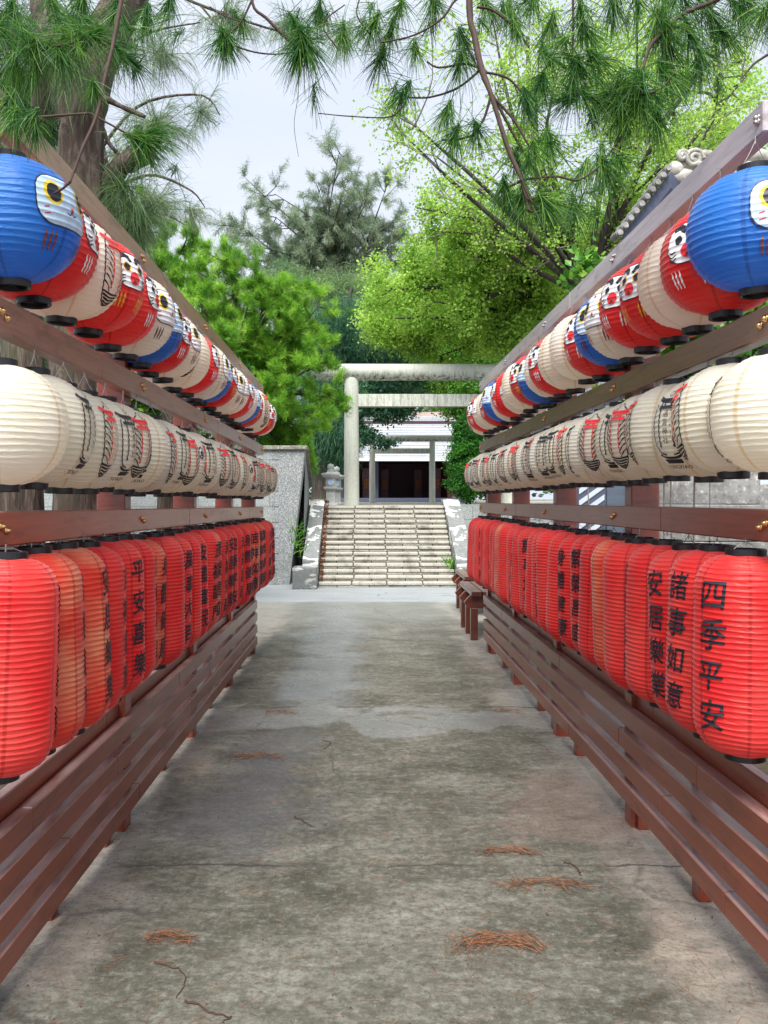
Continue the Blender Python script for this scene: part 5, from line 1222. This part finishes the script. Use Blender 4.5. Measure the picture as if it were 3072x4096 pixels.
tree('conifer_tree', 'olive green weeping tree rising just behind the top of the gate', 'conifer tree', [gnd(705, 30, TZ), V(705, 800, 30), V(705, 650, 30)], [.2, .15, .05],
     [blob(660, 660, 30, 60, 60, 60, .45), blob(740, 660, 30, 60, 60, 60, .45), blob(700, 720, 30, 90, 60, 70, .45), blob(800, 690, 30, 70, 50, 50, .45), blob(610, 610, 30.5, 50, 40, 30, .4), blob(850, 640, 31, 60, 60, 50, .45)],
     'olive', .28, 260, gnd(705, 30, TZ), aspect=.045, style='droop', limbs=16, lr=.07)
# dark weeping conifer behind the gate
tree('conifer_tree', 'dark blue green weeping conifer behind the left column of the gate', 'conifer tree', [gnd(690, 21, TZ), V(700, 900, 21), V(730, 750, 21), V(760, 620, 21)], [.26, .2, .13, .04],
     [blob(730, 730, 21, 55, 60, 60, .4), blob(720, 850, 21, 60, 110, 130, .4), blob(790, 740, 21, 110, 70, 120, .42), blob(690, 950, 21, 40, 60, 50, .34), blob(840, 800, 22, 80, 60, 70, .4), blob(720, 960, 21.5, 60, 60, 60, .34)],
     'darkgreen', .26, 230, gnd(690, 21, TZ), aspect=.034, style='droop', limbs=20, lr=.07)
tree('leafy_tree', 'dark small-leaved tree reaching across the hall roof behind the big gate', 'tree', [gnd(765, 18.5, TZ), V(762, 950, 18.5), V(780, 900, 18.4), V(850, 880, 18.2)], [.08, .06, .04, .02],
     [blob(835, 885, 18.2, 55, 26, 34, .2), blob(800, 850, 18.3, 60, 36, 40, .22), blob(890, 860, 18.2, 30, 26, 16, .17), blob(800, 950, 18.2, 22, 24, 14, .16), blob(765, 930, 18.5, 22, 30, 18, .18), blob(840, 960, 18.2, 20, 12, 8, .14)], 'darkgreen', .075, 70, gnd(765, 18.5, TZ), aspect=.6, limbs=8)
tree('broadleaf_tree', 'bright leafy tree seen through the gate below its top beam at the right', 'broadleaf tree', [gnd(1060, 23, TZ), V(1060, 900, 23), V(1040, 800, 23)], [.14, .12, .05],
     [blob(950, 800, 22.5, 70, 70, 90, .4), blob(1020, 760, 22.5, 90, 70, 90, .42), blob(1010, 870, 21.5, 50, 50, 50, .34), blob(900, 760, 23, 50, 40, 40, .36)], 'broad', .08, 150, gnd(1060, 23, TZ), aspect=.6, limbs=10)
tree('yew_shrub', 'tall rounded dense green cypress shrub by the right end of the stairs', 'shrub', [gnd(1012, 15.9, TZ), V(1012, 1000, 15.9), V(1010, 940, 15.9)], [.06, .05, .03],
     [blob(1012, 985, 15.8, 40, 78, 200, .13, .35), blob(1005, 925, 15.8, 22, 30, 50, .11, .2), blob(1035, 1010, 15.8, 44, 70, 120, .13, .35), blob(1000, 1030, 15.8, 34, 50, 90, .12, .3)], 'cypress', .05, 130, gnd(1012, 15.9, TZ), aspect=.5, limbs=6)
# a wood behind everything
a = Acc()
n = 900; xx = rng.uniform(-34, 40, n); yy = rng.uniform(46, 60, n); hh = TZ + rng.uniform(0, 1, n) ** .7 * (9.5 + 2.2 * np.sin(xx * .35) + np.clip(-xx - 6, 0, 6) * .6 + np.clip(xx - 3, 0, 12) * .5) * .9
idx = np.repeat(np.arange(n), 70); pos = np.stack([xx, yy, hh], 1)[idx] + rng.normal(size=(len(idx), 3)) * np.array([.8, .8, .5])
hue = rng.uniform(.1, .9, n); leaves(a, pos, .42, np.clip(hue[idx] + rng.normal(0, .15, len(idx)), 0, 1), .2, .6)
o = a.build('distant_wood', M['wisp'], loc=(0, 50, TZ)); o['kind'] = 'stuff'
# greenery behind the left rack and the right rack
tree('broadleaf_tree', 'green shrubby tree filling the gap behind the left lantern rows', 'broadleaf tree', [gnd(250, 10.5), V(260, 950, 10.5), V(280, 750, 10.5)], [.1, .08, .04],
     [blob(300, 830, 10.3, 160, 70, 90, .34), blob(180, 740, 10.5, 130, 60, 60, .34), blob(420, 860, 10.6, 90, 60, 60, .3), blob(60, 690, 10.5, 100, 60, 50, .34), blob(200, 900, 10.5, 150, 70, 60, .34)], 'broad', .09, 110, gnd(250, 10.5), aspect=.6, limbs=10)
def vine(label, blobs, loc, per=26, leaf=.085):
    t = empty('climbing_plant', loc, label, 'climbing plant'); cl = grow(0, blobs, 0, 0, 0)
    for i_ in rng.choice(len(cl), 6, replace=False):
        c = cl[i_][0]; a = Acc(); tube(a, smoothpath([np.array([c[0] + .1, c[1] + .3, 0.0]), np.array([c[0] - .05, c[1] + .25, c[2] * .6]), c], 8), .006, 5); a.build('stem', M['greytwig'], t)
    a = Acc(); C_ = np.array([c[0] for c in cl]); idx = np.repeat(np.arange(len(cl)), per)
    leaves(a, C_[idx] + rng.normal(size=(len(idx), 3)) * .10, leaf, None, .3, .8); a.build('leaves', M['broad'], t)
vine('large-leaved green vine showing between the lantern rows at the right edge', [blob(1540, 720, 4.6, 110, 60, 30, .1, .15), blob(1420, 800, 4.8, 110, 30, 22, .1, .15), blob(1620, 690, 4.6, 60, 30, 12, .1, .1), blob(1270, 590, 7.0, 30, 20, 8, .1, .1), blob(1560, 870, 4.6, 60, 20, 10, .1, .1)], gnd(1530, 4.6))
# ------------------------------------------------------------------ litter on the path
M['deadneedle'] = simple('dead orange pine needles', (0.19, 0.08, 0.035), 0.8, var=0.45, scale=50)
M['deadtwig'] = simple('dead brown twig', (0.055, 0.028, 0.018), 0.85)
heaps = [(1080, 2050, 95, 26, 170, 'biggest curved heap of dead orange pine needles on the wet concrete'), (368, 2034, 45, 14, 70, 'small heap of dead pine needles near the left fence'),
         (555, 1640, 60, 10, 90, 'long thin streak of dead pine needles left of centre'), (1100, 1845, 60, 8, 60, 'faint scatter of dead pine needles right of centre'),
         (1180, 1918, 95, 12, 100, 'wide loose streak of dead pine needles near the right fence'), (600, 1545, 35, 8, 50, 'small far clump of dead pine needles by the pale joint'),
         (1095, 1540, 30, 5, 40, 'tiny reddish clump of dead needles beside the right fence')]
for x, y, rx, ry, n, lab in heaps:
    c = G(x * 1.8517, y * 1.8517); s = c[1] / F * 1.8517; wx = rx * s; wy = ry * s * c[1] / EYE
    a = Acc(); b = np.zeros((n, 3)); th = rng.uniform(0, math.pi * 1.1, n); q = rng.normal(.75, .22, n)
    b[:, 0] = c[0] + np.cos(th) * wx * q; b[:, 1] = c[1] - .1 * wy + np.sin(th) * wy * q; b[:, 2] = .006 + rng.uniform(0, .012, n)
    d = np.stack([-np.sin(th) + rng.normal(0, .5, n), np.cos(th) * .7 + rng.normal(0, .5, n), rng.normal(0, .06, n)], 1)
    b -= unit(d) * .05
    strips(a, b, d, rng.uniform(.06, .13, n), .0022, 0.0, 3, curl=.5)
    v = a.v[0]; v[:, 2] = np.clip(v[:, 2], .004, .03)
    o = a.build('needle_heap', M['deadneedle'], loc=(c[0], c[1], 0)); tag(o, lab, 'pine needle heap', 'heaps of dead pine needles')
tws = [([(335, 2080), (370, 2090), (400, 2110), (395, 2135), (380, 2160)], .004, 'curved dark fallen twig on the concrete below the left needle heap'), ([(636, 1765), (655, 1775), (675, 1787)], .004, 'short dark fallen twig left of centre beneath the damp patch'),
       ([(1220, 1865), (1240, 1872), (1255, 1890)], .004, 'small hooked twig in front of the pinkish stain'), ([(400, 2165), (450, 2185), (500, 2200), (480, 2212)], .005, 'dark twig at the bottom edge of the path'),
       ([(695, 1600), (715, 1605), (700, 1618)], .003, 'tiny curled twig on the middle of the path'), ([(1060, 1840), (1110, 1843), (1160, 1848)], .0025, 'thin straight twig by the faint needle scatter')]
for pts, r, lab in tws:
    q = np.array([G(p[0] * 1.8517, p[1] * 1.8517) for p in pts]); q[:, 2] = r * .9
    a = Acc(); tube(a, smoothpath(q, 16) + np.concatenate([rng.normal(size=(16, 2)) * .004, np.zeros((16, 1))], 1), np.linspace(r * .7, r * .3, 16), 6, jit=.3); tag(a.build('fallen_twig', M['deadtwig'], loc=tuple(q[0])), lab, 'twig', 'fallen twigs')
# loose needles, cones scales and grit scattered everywhere: nobody could count them
a = Acc(); n = 2600; b = np.stack([rng.uniform(-1.15, 1.25, n), 1.9 + rng.uniform(0, 1, n) ** 1.3 * 7.5, np.full(n, .003)], 1)
d = np.stack([rng.normal(size=n), rng.normal(size=n), np.zeros(n)], 1); strips(a, b, d, rng.uniform(.02, .09, n), .0014, 0, 2, curl=.0)
o = a.build('fallen_needles', M['deadneedle']); o['kind'] = 'stuff'
a = Acc(); n = 900; c = np.stack([rng.uniform(-1.15, 1.25, n), 1.9 + rng.uniform(0, 1, n) ** 1.3 * 8, np.full(n, .004)], 1); sz = (.001 + .0035 * rng.uniform(0, 1, n) ** 3)[:, None]
t_ = np.array([(1, 0, -.6), (-.5, .87, -.6), (-.5, -.87, -.6), (0, 0, .7)]); v = (c[:, None, :] + t_[None] * sz[:, None, :]).reshape(-1, 3); f = (np.arange(n) * 4)[:, None, None] + np.array([[0, 1, 3], [1, 2, 3], [2, 0, 3]])[None]
a.add(v, f.reshape(-1, 3)); o = a.build('grit', M['deadtwig']); o['kind'] = 'stuff'
# brown leaf litter in the gutter left of the steps and on the terrace edge
a = Acc(); n = 420; s_ = rng.uniform(0, 1, n); c = np.stack([rng.uniform(-.79, -.70, n), 12.95 + s_ * 2.2, s_ * TZ + .10 + rng.uniform(0, .02, n)], 1)
leaves(a, c, .05, None, .8, .7); o = a.build('leaf_litter', simple('brown dead leaves', (0.16, 0.06, 0.03), 0.8, var=.4)); o['kind'] = 'stuff'
# weeds growing by the foot of the left wall and through the right stair wall
for x, y, Y, h, lab in ((640, 1180, 12.6, .9, 'tall weeds with pale stalks in the corner left of the stairs'), (975, 1205, 13.3, .25, 'small green weed growing from the right edge of the steps')):
    p = V(x, y, Y); a = Acc(); n = 70; b = np.tile(p, (n, 1)) + rng.normal(size=(n, 3)) * np.array([.06, .1, .02]); b[:, 2] = max(p[2] - .2, 0) + rng.uniform(0, h * .6, n)
    d = unit(rng.normal(size=(n, 3)) * .5 + np.array([.15, 0, 1])); strips(a, b, d, rng.uniform(.08, .22, n), .014, .6, 3, curl=.2)
    tag(a.build('weeds', M['broad'], loc=(p[0], p[1], max(p[2] - .2, 0))), lab, 'weeds')
